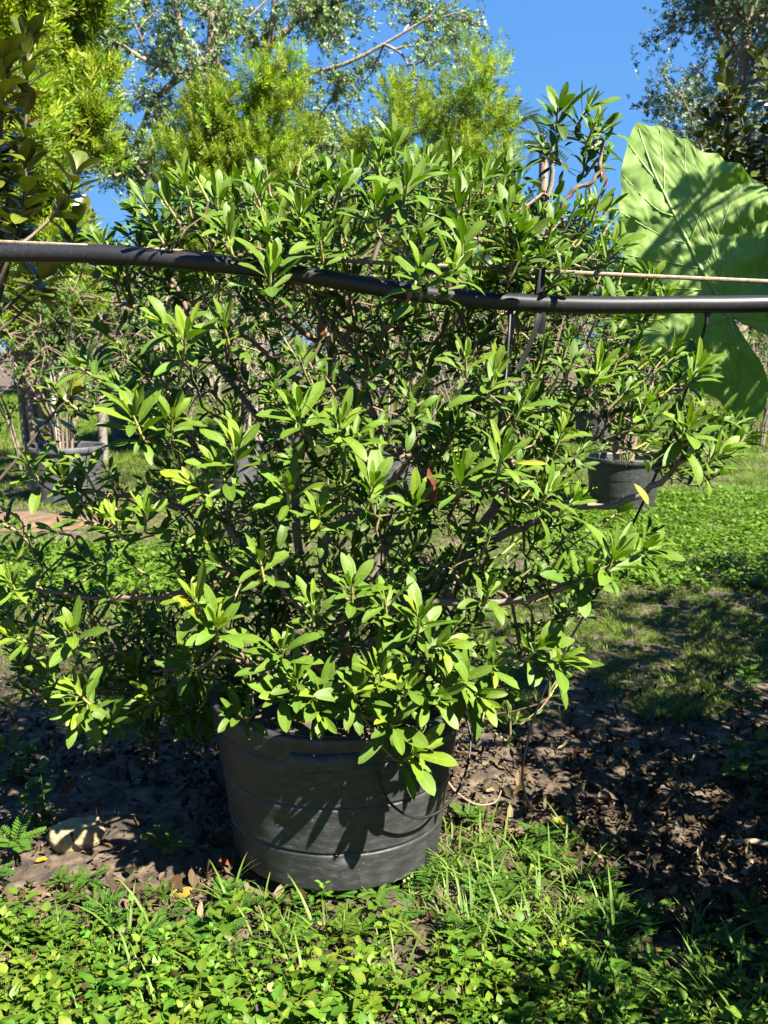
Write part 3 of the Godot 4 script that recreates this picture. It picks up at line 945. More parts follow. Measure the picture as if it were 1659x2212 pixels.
const HERO := [
	# px, py, leaf size in cm, count, tone, axis x, axis y (picture), depth factor
	[1205, 225, 8.0, 11, 1.4, -0.1, 1.0, 0.2], [1275, 225, 8.4, 11, 1.6, 0.5, 0.9, 0.3], [1310, 275, 8.4, 11, 1.5, 0.8, 0.5, 0.3], [1175, 320, 7.0, 11, 1.2, -0.7, 0.5, 0.2], [1275, 330, 6.5, 9, 2.0, 0.2, 0.8, 0.1],
	[395, 385, 7.0, 12, 2.8, -0.2, 1, 0.7], [470, 420, 7.0, 12, 2.6, 0.1, 1, 0.8], [560, 395, 7.0, 11, 2.6, 0, 1, 0.7], [650, 450, 7.6, 13, 2.8, 0.1, 1, 0.9], [700, 375, 7.6, 12, 2.4, -0.1, 1, 0.7], [765, 355, 7.4, 12, 2.4, 0.1, 1, 0.6],
	[810, 430, 7.8, 13, 2.8, 0, 1, 1.0], [880, 395, 8.2, 13, 2.4, 0.2, 1, 1.0], [850, 300, 7.4, 12, 2.3, -0.1, 1, 0.4], [930, 345, 7.4, 12, 2.3, 0.3, 1, 0.5], [990, 430, 7.4, 12, 2.6, 0.1, 1, 0.9], [1045, 385, 6.8, 11, 2.5, 0.1, 1, 0.5], [1095, 450, 7.2, 12, 2.5, 0.1, 1, 0.8], [1130, 500, 7.0, 12, 2.6, 0.3, 0.9, 0.9],
	[1000, 510, 7.2, 12, 2.6, 0, 1, 1.05], [690, 510, 7.2, 12, 2.6, -0.1, 1, 1.0], [575, 500, 7.2, 12, 2.6, -0.2, 1, 0.9], [485, 490, 6.8, 12, 2.5, -0.2, 1, 0.9], [325, 480, 6.8, 11, 2.3, -0.5, 0.9, 0.6], [285, 455, 6.6, 11, 2.0, -0.5, 0.8, 0.5], [1270, 450, 6.6, 10, 2.2, 0.2, 1, 0.5], [1195, 470, 6.8, 11, 2.4, 0.1, 1, 0.7], [1330, 520, 6.6, 10, 2.5, 0.3, 1, 0.7],
	[905, 575, 7.6, 11, 2.8, -0.1, 1, 1.18], [985, 570, 7.4, 10, 3.0, 0.4, 1, 1.16], [585, 565, 7.8, 11, 2.9, 0.1, 0.9, 1.2], [1060, 605, 6.0, 10, 3.0, 0.2, 1, 0.8], [1170, 610, 6.0, 10, 3.0, 0, 1, 0.8], [1440, 635, 6.4, 9, 3.0, 0.3, 1, 0.6], [1410, 600, 6.0, 9, 2.8, 0, 1, 0.6],
	[345, 690, 7.2, 9, 3.1, -0.6, 0.7, 1.0], [400, 715, 7.4, 9, 3.2, 0.2, 1, 1.05], [480, 690, 6.6, 10, 2.6, -0.1, 0.8, 0.8], [260, 610, 6.4, 10, 2.6, -0.4, 1, 0.6], [900, 690, 6.0, 9, 2.6, 0.4, 0.2, 1.1],
	[285, 890, 8.4, 14, 3.3, -0.25, 1, 1.1], [375, 900, 7.4, 11, 2.8, 0.3, 0.9, 1.0], [640, 875, 8.0, 14, 3.2, -0.2, 1, 1.1], [735, 905, 7.8, 12, 3.2, 0.1, 1, 1.12], [775, 930, 7.0, 11, 3.0, 0.4, 0.8, 1.05], [1070, 800, 7.6, 13, 3.1, 0.2, 1, 1.05], [1005, 760, 6.0, 10, 2.7, -0.1, 1, 0.9], [1140, 850, 6.4, 10, 2.8, 0.3, 0.8, 1.0],
	[1300, 795, 7.4, 12, 3.0, 0.4, 0.9, 0.9], [1510, 795, 8.0, 13, 3.1, 0.4, 0.9, 0.9], [1490, 915, 8.2, 14, 3.2, 0.15, 1, 1.0], [1560, 975, 8.2, 14, 3.0, 0.6, 0.8, 0.95], [1400, 860, 6.6, 10, 2.7, 0.2, 0.8, 0.8], [1085, 970, 7.8, 12, 3.2, 0.1, 1, 1.08], [1000, 1010, 7.8, 12, 3.0, 0.1, 1, 1.1], [1215, 930, 6.6, 10, 2.7, 0.2, 0.9, 0.9],
	[510, 960, 7.6, 12, 3.1, 0.1, 1, 1.05], [465, 1000, 7.2, 11, 2.9, -0.3, 0.8, 1.05], [620, 1050, 7.6, 12, 3.0, 0, 1, 1.08], [805, 1040, 7.8, 12, 3.0, 0.2, 1, 1.1], [410, 1045, 7.4, 11, 4.2, -0.7, 0.7, 1.1], [690, 1100, 7.2, 11, 2.9, 0.1, 0.9, 1.05], [900, 1080, 7.0, 10, 2.7, 0.2, 0.7, 1.0],
	[235, 1115, 8.0, 12, 3.6, -0.4, 1, 1.05], [315, 1100, 7.4, 11, 3.0, 0.2, 1, 1.0], [20, 1250, 7.6, 11, 3.6, -0.1, 0.8, 0.9], [60, 995, 7.4, 11, 3.0, -0.2, 0.9, 0.8], [130, 1020, 6.6, 10, 2.4, 0, 0.8, 0.7], [1190, 1055, 7.2, 12, 3.0, 0.4, 0.9, 1.0], [1245, 1075, 6.4, 10, 2.8, 0.5, 0.7, 0.9],
	[1330, 1190, 8.2, 14, 3.2, 0.2, 1, 1.1], [1405, 1180, 8.0, 12, 3.2, 0.7, 0.7, 1.05], [1280, 1240, 7.6, 11, 2.9, 0.4, 0.5, 1.1], [760, 1255, 7.6, 12, 3.0, 0, 1, 1.12], [675, 1300, 7.0, 10, 2.8, 0, 1, 1.1], [470, 1345, 8.6, 15, 3.3, 0.15, 0.9, 1.2], [415, 1290, 7.8, 11, 3.8, -0.3, 1, 1.15],
	[905, 1330, 8.6, 14, 3.3, 0, 1, 1.2], [830, 1290, 7.6, 11, 3.0, -0.1, 1, 1.1], [610, 1400, 8.0, 12, 2.9, 0.1, 0.9, 1.2], [965, 1390, 8.0, 12, 3.1, 0.6, 0.4, 1.2], [1225, 1420, 8.0, 13, 3.3, 0.6, 0.7, 1.15], [1170, 1390, 7.4, 11, 2.9, 0.4, 0.7, 1.1], [820, 1445, 8.4, 13, 3.5, -0.1, 1, 1.3], [885, 1480, 8.0, 12, 3.0, 0.2, 0.6, 1.3],
	[505, 1540, 7.4, 11, 2.4, -0.2, 0.3, 1.3], [600, 1500, 7.6, 11, 2.6, -0.1, 0.4, 1.35], [690, 1545, 7.2, 10, 2.4, 0.1, 0.0, 1.5], [770, 1490, 7.6, 12, 2.8, 0.1, 0.6, 1.4], [640, 1460, 7.4, 11, 2.8, 0, 0.8, 1.3], [950, 1510, 7.6, 11, 2.8, 0.3, 0.2, 1.35], [400, 1420, 7.2, 11, 2.6, -0.2, 0.8, 0.9], [100, 1450, 7.2, 11, 2.8, -0.3, 0.7, 0.9], [240, 1560, 7.2, 11, 2.5, 0.1, 0.2, 0.8], [320, 1500, 7.2, 11, 2.5, -0.1, 0.5, 0.6],
	[155, 1360, 7.8, 12, 3.0, 0.1, 0.8, 1.1], [30, 1375, 7.6, 11, 3.8, -0.6, 0.6, 1.0], [160, 1490, 7.4, 11, 3.6, -0.5, 0.8, 1.2], [165, 1540, 8.8, 13, 2.9, 0.1, -0.1, 1.25], [385, 1530, 8.0, 13, 2.6, -0.1, 0.5, 0.3], [450, 1505, 8.0, 12, 2.6, 0.4, 0.6, 0.3], [690, 1500, 8.0, 12, 2.6, 0, 0.5, 1.3], [540, 1480, 7.4, 11, 2.4, 0, 0.7, 0.4],
	[840, 1560, 8.6, 12, 2.8, -0.1, 0.3, 1.5], [905, 1620, 8.6, 14, 4.0, 0.4, 0.5, 1.65], [1040, 1510, 8.4, 13, 3.2, 0.5, -0.1, 1.25], [1000, 1470, 7.6, 11, 3.0, 0.3, 0.3, 1.2], [1070, 1440, 7.0, 11, 2.8, 0.3, 0.5, 1.1], [290, 1440, 7.4, 11, 2.4, -0.1, 0.7, 0.3], [560, 1200, 7.2, 11, 2.8, -0.1, 1, 1.1], [1060, 1270, 6.8, 10, 2.7, 0.2, 0.9, 1.0],
]

func clear_of_pipe(px: float, py: float, d: float) -> float:
	# shoots at the height of the pipe grow behind it
	var line := 547.0 + 110.0 * smoothstep(150.0, 1150.0, px)
	return maxf(d, 2.13) if py > line - 75.0 and py < line + 105.0 else d

func build_azalea() -> void:
	var base := P(727, 1700, 2.26)
	var o := Vector3(base.x, 0.39, -2.26)
	var t := thing("azalea_shrub", "big leafy azalea shrub in the large black front pot, pipe running through it", "shrub", o)
	var leaves := []
	var nodes := []      # [point, radius]
	var twigs := Acc.new()
	# main stems, traced where the photograph shows them
	var stems := [
		[[[725, 1600, 2.31], [690, 1480, 2.28], [700, 1370, 2.2], [640, 1300, 2.2], [560, 1210, 2.25], [480, 1120, 2.3], [420, 960, 2.35], [330, 760, 2.4]], 0.02, 0.006],
		[[[740, 1600, 2.31], [760, 1470, 2.3], [745, 1370, 2.25], [700, 1230, 2.25], [715, 1150, 2.25], [790, 1100, 2.25], [870, 1010, 2.2], [905, 940, 2.18]], 0.019, 0.006],
		[[[745, 1600, 2.35], [830, 1430, 2.4], [960, 1250, 2.38], [1040, 1140, 2.35], [1100, 1020, 2.35], [1080, 850, 2.3], [1120, 640, 2.32], [1175, 480, 2.3], [1195, 330, 2.27]], 0.018, 0.005],
		[[[730, 1600, 2.3], [780, 1440, 2.25], [840, 1330, 2.2], [930, 1302, 2.12], [1080, 1300, 2.05], [1200, 1275, 2.0], [1290, 1240, 1.95]], 0.014, 0.005],
		[[[745, 1600, 2.36], [900, 1400, 2.35], [1000, 1230, 2.3], [1040, 1175, 2.25], [1150, 1130, 2.2], [1210, 1090, 2.15], [1330, 1090, 2.1], [1440, 1030, 2.05], [1500, 960, 2.0]], 0.014, 0.005],
		[[[715, 1600, 2.38], [740, 1380, 2.4], [830, 1180, 2.4], [930, 1005, 2.3], [835, 970, 2.28], [800, 880, 2.25], [760, 840, 2.25], [720, 770, 2.3], [700, 690, 2.3]], 0.017, 0.006],
		[[[790, 870, 2.25], [790, 790, 2.2], [830, 720, 2.1], [870, 670, 2.0], [895, 620, 1.93]], 0.008, 0.004],
		[[[790, 860, 2.25], [700, 830, 2.2], [610, 800, 2.2], [540, 730, 2.2], [480, 720, 2.15]], 0.007, 0.004],
		[[[720, 1600, 2.42], [660, 1300, 2.5], [640, 1000, 2.5], [690, 740, 2.45], [780, 620, 2.4], [850, 450, 2.35]], 0.015, 0.005],
		[[[790, 790, 2.2], [700, 680, 2.2], [640, 600, 2.1], [600, 590, 1.98]], 0.007, 0.004],
		[[[735, 1600, 2.25], [620, 1480, 2.15], [520, 1420, 2.05], [480, 1390, 1.95]], 0.011, 0.005],
		[[[700, 1600, 2.3], [560, 1440, 2.25], [420, 1440, 2.2], [330, 1450, 2.15]], 0.006, 0.003],
		[[[760, 1600, 2.25], [700, 1450, 2.1], [650, 1430, 2.02], [720, 1500, 1.95], [760, 1540, 1.9]], 0.009, 0.004],
		[[[1195, 490, 2.3], [1230, 420, 2.28], [1290, 380, 2.27], [1300, 300, 2.27]], 0.006, 0.004],
		[[[640, 1000, 2.5], [480, 800, 2.5], [380, 620, 2.45], [330, 510, 2.4]], 0.009, 0.004],
		[[[690, 740, 2.45], [560, 640, 2.4], [480, 520, 2.35]], 0.008, 0.004],
		[[[1080, 850, 2.3], [1000, 700, 2.3], [980, 560, 2.2], [1000, 500, 2.1]], 0.007, 0.004],
		[[[560, 1210, 2.25], [400, 1280, 2.2], [220, 1290, 2.2], [60, 1270, 2.2]], 0.009, 0.004],
		[[[480, 1120, 2.3], [330, 1080, 2.3], [200, 1060, 2.3], [80, 1030, 2.3]], 0.008, 0.004],
	]
	for s in stems:
		var pts := []
		for q in s[0]:
			pts.append(P(q[0], q[1], q[2]) - o)
		pts = smooth_path(pts, 6)
		var rad := []
		for i in pts.size():
			if i > 0 and i < pts.size() - 1:
				pts[i] += rdir() * 0.004
			rad.append(lerpf(s[1], s[2], float(i) / (pts.size() - 1)) * rr(0.9, 1.12))
			nodes.append([pts[i], rad[i]])
		var a := Acc.new()
		a.tube(pts, rad, 8, Color(0.24, 0.16, 0.11) if s[1] < 0.012 else Color(0.3, 0.24, 0.18))
		part("branch", a, M.stem, t)
	# clusters: [point, axis, size, count, tone, hero]
	var clusters := []
	for hq in HERO:
		var d := bush_depth(hq[0], hq[1], hq[7])
		if not [905, 985, 585].has(hq[0]):
			d = clear_of_pipe(hq[0], hq[1], d)
		var p := P(hq[0], hq[1], d) - o
		var ax := (Vector3(hq[5], hq[6], rr(0.35, 0.75))).normalized()
		clusters.append([p, ax, hq[2] * 0.0103, hq[3] + 5, hq[4], true])
	var outline := PackedVector2Array()
	for q in [[-60, 1000], [0, 930], [110, 850], [150, 640], [215, 480], [310, 420], [420, 360], [700, 330], [850, 280], [960, 350], [1100, 340], [1200, 240], [1340, 250], [1360, 420], [1400, 560], [1430, 650], [1540, 760], [1610, 900], [1620, 990], [1500, 1080], [1450, 1180], [1290, 1280], [1300, 1420], [1220, 1480], [1110, 1540], [960, 1540], [860, 1560], [620, 1540], [400, 1600], [250, 1570], [100, 1590], [40, 1500], [-40, 1420]]:
		outline.append(Vector2(q[0], q[1]))
	var made := 0
	while made < 1000:
		var q := Vector2(rr(-60, 1620), rr(240, 1600))
		if not Geometry2D.is_point_in_polygon(q, outline):
			continue
		var keep := 0.62 if q.y < 600 else 0.55
		if q.x > 1120 and q.y < 440:
			keep = 0.16
		if q.x < 330 and q.y > 900 and q.y < 1280:
			keep = 0.16
		if q.x > 1000 and q.y > 1050:
			keep = 0.22
		if q.x < 560 and q.y > 560 and q.y < 900:
			keep = 0.28
		if q.x < 650 and q.y > 1280:
			keep = 0.6
		if (q.x > 1250 and q.x < 1460 and q.y > 950 and q.y < 1130) or (q.x > 0 and q.x < 215 and q.y > 900 and q.y < 1180):
			keep = 0.1
		if rng.randf() > keep:
			continue
		made += 1
		var f := rr(-1.3, 0.1) if rng.randf() < 0.42 else rr(0.1, 0.98)
		if q.x < 650 and q.y > 1280:
			f = rr(-0.6, 0.35)
		var d := clear_of_pipe(q.x, q.y, bush_depth(q.x, q.y, f))
		var p := P(q.x, q.y, d) - o
		var out_ := Vector3((q.x - 780) / 900.0, (1000 - q.y) / 900.0 * 0.6, 0.5 * f)
		var ax := (out_ + Vector3(0, 0.75, 0.1) + rdir() * 0.45).normalized()
		clusters.append([p, ax, rr(0.035, 0.066), 9 + rng.randi() % 6, rr(1.2, 2.9), false])
	# join every shoot to the nearest wood, nearest shoots first
	clusters.sort_custom(func(x, y): return x[0].length() < y[0].length())
	var hero_leaves := []
	for c in clusters:
		var p: Vector3 = c[0]
		var best := -1
		var cost := 1e9
		for i in nodes.size():
			var w: Vector3 = nodes[i][0]
			var k := w.distance_to(p) + maxf(0.0, w.y - p.y) * 0.8 + maxf(0.0, w.length() - p.length()) * 0.6
			if k < cost:
				cost = k
				best = i
		var from: Vector3 = nodes[best][0]
		var ax: Vector3 = c[1]
		var foot := p - ax * 0.06
		var r0 := minf(nodes[best][1] * 0.75, 0.0045)
		var gap := from.distance_to(foot)
		var n := clampi(int(gap / 0.03), 3, 12)
		var pts := bezier(from, (ax + Vector3(0, 0.2, 0)) * gap * 0.25, foot, ax * gap * 0.4, n, 0.0035)
		for i in range(1, pts.size() - 1):
			nodes.append([pts[i], lerpf(r0, 0.0028, float(i) / n)])
		var col := Color(0.22, 0.145, 0.09) if rng.randf() < 0.65 else Color(0.3, 0.24, 0.12)
		twigs.tube(pts, taper(pts.size(), r0, 0.0026), 5, col, false)
		twigs.tube([foot, foot.lerp(p, 0.5), p - ax * 0.008], [0.0034, 0.0031, 0.002], 5, Color(0.36, 0.36, 0.075) if c[4] > 2.4 else Color(0.26, 0.22, 0.09), false)
		rosette(hero_leaves if c[5] else leaves, p, ax, c[3], c[2], c[4] + (0.75 if c[5] else 0.55), 0.075 if c[5] else 0.06)
		# a few leaves left along the twig
		for k in (3 if gap > 0.1 else 1):
			var q: Vector3 = pts[clampi(n - 1 - k, 0, n)]
			rosette(leaves, q + rdir() * 0.01, (ax + rdir() * 0.8).normalized(), 2, rr(0.03, 0.05), 1.0, 0.01)
	stuff(part("twigs", twigs, M.stem, t))
	# the leaves that show largest stand singly, the rest are one mass
	hero_leaves.sort_custom(func(x, y): return hero_rank(x, o) > hero_rank(y, o))
	var fol := Acc.new()
	for i in hero_leaves.size():
		var l: Array = hero_leaves[i]
		if i < 290:
			var m := part_mesh("leaf", S.azalea_mesh[l[1]], M.azalea_tone[l[2]], t)
			m.transform = l[0]
		else:
			fol.add(S.azalea[l[1]], l[0], l[3])
	for l in leaves:
		fol.add(S.azalea[l[1]], l[0], l[3])
	for od in [[690, 685, 2.12, 0.05, Color(0.24, 0.09, 0.03), Vector3(0.1, -1, 0.2), "orange dead leaf caught in the twigs below the pipe"], [735, 705, 2.14, 0.055, Color(0.18, 0.075, 0.03), Vector3(0.9, -0.2, 0.2), "orange-brown dead leaf caught in the twigs below the pipe"], [925, 1010, 1.9, 0.075, Color(0.17, 0.05, 0.03), Vector3(0.15, -1, 0.1), "long red-brown dead leaf hanging in the middle of the shrub"], [1115, 1000, 1.88, 0.06, Color(0.3, 0.28, 0.03), Vector3(1, 0.02, 0.3), "yellow leaf in the right half of the shrub"], [1370, 1045, 1.93, 0.055, Color(0.24, 0.27, 0.05), Vector3(0.8, -0.8, 0.2), "yellowing spotted leaf in front of the rear pot"], [1300, 360, 2.2, 0.05, Color(0.12, 0.04, 0.02), Vector3(0.2, -0.9, 0.2), "curled dark red leaf under the topmost shoots"], [430, 1330, 1.85, 0.06, Color(0.42, 0.42, 0.02), Vector3(-0.6, 0.7, 0.3), "yellow leaf at the lower left rosette"]]:
		var dm := part_mesh("leaf", S.azalea_mesh[rng.randi() % 6], leaf_mat(od[4].linear_to_srgb(), M.azalea_tex, 0.6, Color(0.5, 0.4, 0.1), false, 0.3), t)
		dm.transform = Transform3D(frame(od[5], Vector3(0.3, 0.5, 1)) * Basis.from_scale(Vector3.ONE * od[3]), P(od[0], od[1], od[2]) - o)
		dm.set_meta("label", od[6])
	stuff(part("foliage", fol, M.azalea, t))

func hero_rank(l: Array, o: Vector3) -> float:
	var p: Vector3 = l[0].origin + o
	var sz: float = l[0].basis.y.length()
	var to_eye := (EYE - p).normalized()
	return sz / p.distance_to(EYE) * (0.4 + absf(l[0].basis.z.normalized().dot(to_eye)))

# ------------------------------------------------------------------ irrigation line
func build_irrigation() -> void:
	var line := [[-1500, 560], [-700, 545], [0, 547], [230, 551], [430, 566], [640, 591], [880, 630], [1100, 652], [1300, 659], [1480, 658], [1659, 656], [2300, 640], [3000, 650]]
	var pts := []
	for q in line:
		pts.append(P(q[0], q[1], 2.03))
	pts = smooth_path(pts, 10)
	var o: Vector3 = P(829, 610, 2.03)
	var t := thing("irrigation_pipe", "black plastic irrigation pipe sagging across the whole picture", "pipe", o)
	var a := Acc.new()
	a.tube(pts.map(func(p): return p - o), taper(pts.size(), 0.0178, 0.0178), 20, Color.WHITE)
	var pipe := part("pipe", a, M.pipe, t)
	a = Acc.new()
	var cp := []
	for q in [[191, 549.5], [193, 549.5], [230, 551], [267, 553.5], [270, 553.7]]:
		cp.append(P(q[0], q[1], 2.03) - o)
	a.tube(cp, [0.0185, 0.0208, 0.0208, 0.0208, 0.0185], 24, Color.WHITE)
	part("coupling", a, M.tubing, pipe)
	a = Acc.new()
	for k in 26:
		var q := P(1185 + rr(-14, 30), 655, 2.03) - o
		var an := rr(-0.5, 1.3)
		var w := Vector3(0, sin(an), cos(an))
		var tg := Vector3(rr(-0.4, 0.4), cos(an), -sin(an)).normalized()
		var c := q + w * 0.0179
		a.tube([c - tg * rr(0.0005, 0.002), c, c + tg * rr(0.0005, 0.003)], [0.0001, 0.00035, 0.0001], 4, Color.WHITE, false)
	stuff(part("scuffs", a, M.scratch, pipe))
	# steel cable of six strands
	var ca := P(-1500, 470, 2.05)
	var cb := P(0, 523, 2.05)
	var cc := P(1659, 608, 2.05)
	var cd := P(3000, 665, 2.05)
	var path := smooth_path([ca, cb, P(640, 558, 2.05), P(1160, 585, 2.05), cc, cd], 60)
	o = P(829, 568, 2.05)
	t = thing("steel_cable", "taut twisted steel cable carrying the irrigation pipe", "cable", o)
	var dense := []
	var acc_len := 0.0
	for i in path.size() - 1:
		var n := maxi(1, int(path[i].distance_to(path[i + 1]) / 0.0045))
		for k in n:
			dense.append(path[i].lerp(path[i + 1], float(k) / n))
	for s in 6:
		a = Acc.new()
		var sp := []
		var rad := []
		acc_len = 0.0
		for i in dense.size():
			var tg: Vector3 = (dense[mini(i + 1, dense.size() - 1)] - dense[maxi(i - 1, 0)]).normalized()
			var sd := tg.cross(Vector3.UP).normalized()
			var up := sd.cross(tg)
			if i > 0:
				acc_len += dense[i].distance_to(dense[i - 1])
			var an := TAU * s / 6.0 + acc_len / 0.042 * TAU
			sp.append(dense[i] - o + (sd * cos(an) + up * sin(an)) * 0.0031)
			rad.append(0.0017)
		a.tube(sp, rad, 5, Color.WHITE)
		part("strand", a, M.cable, t)
	# flat strap that ties the pipe to the cable
	var so := P(1165, 620, 2.03)
	t = thing("tie_strap", "black flat strap tying the pipe to the cable, its loose end hanging", "strap", so)
	var cabp := P(1165, 586, 2.05) - so
	var pip := P(1160, 655, 2.03) - so
	var ring := []
	for k in 25:
		var an := TAU * k / 24.0
		var c1 := cabp + Vector3(0, 0, 0)
		var mid := (cabp + pip) * 0.5
		var hy := (cabp.y - pip.y) * 0.5 + lerpf(0.019, 0.0065, 0.5 + 0.5 * sin(an))
		var wz := lerpf(0.0205, 0.0085, 0.5 + 0.5 * sin(an))
		ring.append(mid + Vector3(lerpf(-0.004, 0.008, 0.5 + 0.5 * sin(an)), sin(an) * hy, cos(an) * wz))
	ribbon_part("loop", ring, Vector3(1, 0, 0), 0.013, 0.0011, t)
	var tail := [P(1165, 678, 2.005) - so, P(1160, 700, 2.0) - so, P(1148, 735, 2.0) - so, P(1130, 775, 2.0) - so, P(1118, 800, 1.995) - so]
	ribbon_part("tail", smooth_path(tail, 4), Vector3(1, 0.2, -0.5), 0.012, 0.0011, t)
	tail = [P(1170, 676, 2.01) - so, P(1172, 695, 2.008) - so, P(1168, 722, 2.01) - so]
	ribbon_part("tail", smooth_path(tail, 3), Vector3(1, 0, 0.3), 0.014, 0.0011, t)
	# two thin drip tubes hanging from the pipe
	for q in [
		[[[1102, 672, 2.03], [1099, 730, 2.0], [1092, 820, 1.93], [1078, 915, 1.92], [1050, 1040, 1.98], [1010, 1150, 2.05], [960, 1250, 2.12], [900, 1380, 2.2], [840, 1500, 2.26], [800, 1560, 2.28]], "thin black drip tube dropping from the pipe through the azalea beside the strap"],
		[[[1528, 678, 2.03], [1515, 735, 2.06], [1480, 850, 2.1], [1440, 970, 2.15], [1375, 1115, 2.2], [1290, 1280, 2.22], [1205, 1430, 2.24], [1150, 1560, 2.25], [1128, 1680, 2.3], [1150, 1755, 2.38]], "thin black drip tube slanting from the pipe in front of the elephant-ear leaf"],
	]:
		var tp := []
		for w in q[0]:
			tp.append(P(w[0], w[1], w[2]))
		o = tp[0]
		t = thing("drip_tube", q[1], "tube", o, "drip tubes")
		tp = smooth_path(tp.map(func(p): return p - o), 6)
		a = Acc.new()
		a.tube(tp, taper(tp.size(), 0.0031, 0.0031), 8, Color.WHITE)
		part("tube", a, M.tubing, t)
		a = Acc.new()
		a.tube([Vector3(0, 0.008, 0), Vector3(0, 0.001, 0), Vector3(0, 0, 0), Vector3(0, -0.003, 0), Vector3(-0.0005, -0.02, 0)], [0.0035, 0.0045, 0.0075, 0.0055, 0.004], 10, Color.WHITE)
		part("barb", a, M.tubing, t)

func ribbon_part(called: String, path: Array, side: Vector3, width: float, thick: float, parent: Node3D) -> void:
	var a := Acc.new()
	var m := path.size()
	side = side.normalized()
	for i in m:
		var tg: Vector3 = (path[mini(i + 1, m - 1)] - path[maxi(i - 1, 0)]).normalized()
		var s := (side - tg * side.dot(tg)).normalized()
		var nn := tg.cross(s)
		for q in [[-1, 1], [1, 1], [1, -1], [-1, -1]]:
			a.v.append(path[i] + s * width * 0.5 * q[0] + nn * thick * q[1])
			a.uv.append(Vector2.ZERO)
			a.c.append(Color.WHITE)
			a.n.append((nn * q[1] + s * q[0] * 0.25).normalized())
	for i in m - 1:
		for k in 4:
			var b := i * 4 + k
			var c := i * 4 + (k + 1) % 4
			a.idx.append_array(PackedInt32Array([b, c, b + 4, c, c + 4, b + 4]))
	part(called, a, M.strap, parent)

# ------------------------------------------------------------------ elephant ear
func zx(q: Array) -> Vector2:
	return Vector2(1296.0 + q[0] * 0.3204, 242.0 + q[1] * 0.3204)

func blade_point(q: Vector2, lift: float) -> Vector3:
	# the blade's curved sheet: leans back at the top, cupped along the midrib, waved at the margin
	var u := (q.x - 1500.0) / 200.0
	var v := (q.y - 600.0) / 320.0
	var dep := 2.86 + 0.10 * v * v * (1.0 if v > 0 else 0.6) - 0.05 * u + 0.05 * u * u * (1.0 if u < 0 else 0.5)
	var mid := 1545.0 + (q.y - 640.0) * 0.40
	var s := (q.x - mid) / 110.0
	dep += 0.028 * (1.0 - exp(-s * s * 0.7)) * -1.0
	dep += 0.02 * sin(q.y * 0.06 + q.x * 0.025) * clampf(absf(s) - 0.4, 0, 1.3)
	dep += 0.010 * noise.get_noise_2d(q.x * 0.9, q.y * 0.9) + 0.0026 * noise.get_noise_2d(q.x * 3.4, q.y * 3.4)
	return P(q.x, q.y, dep - lift)

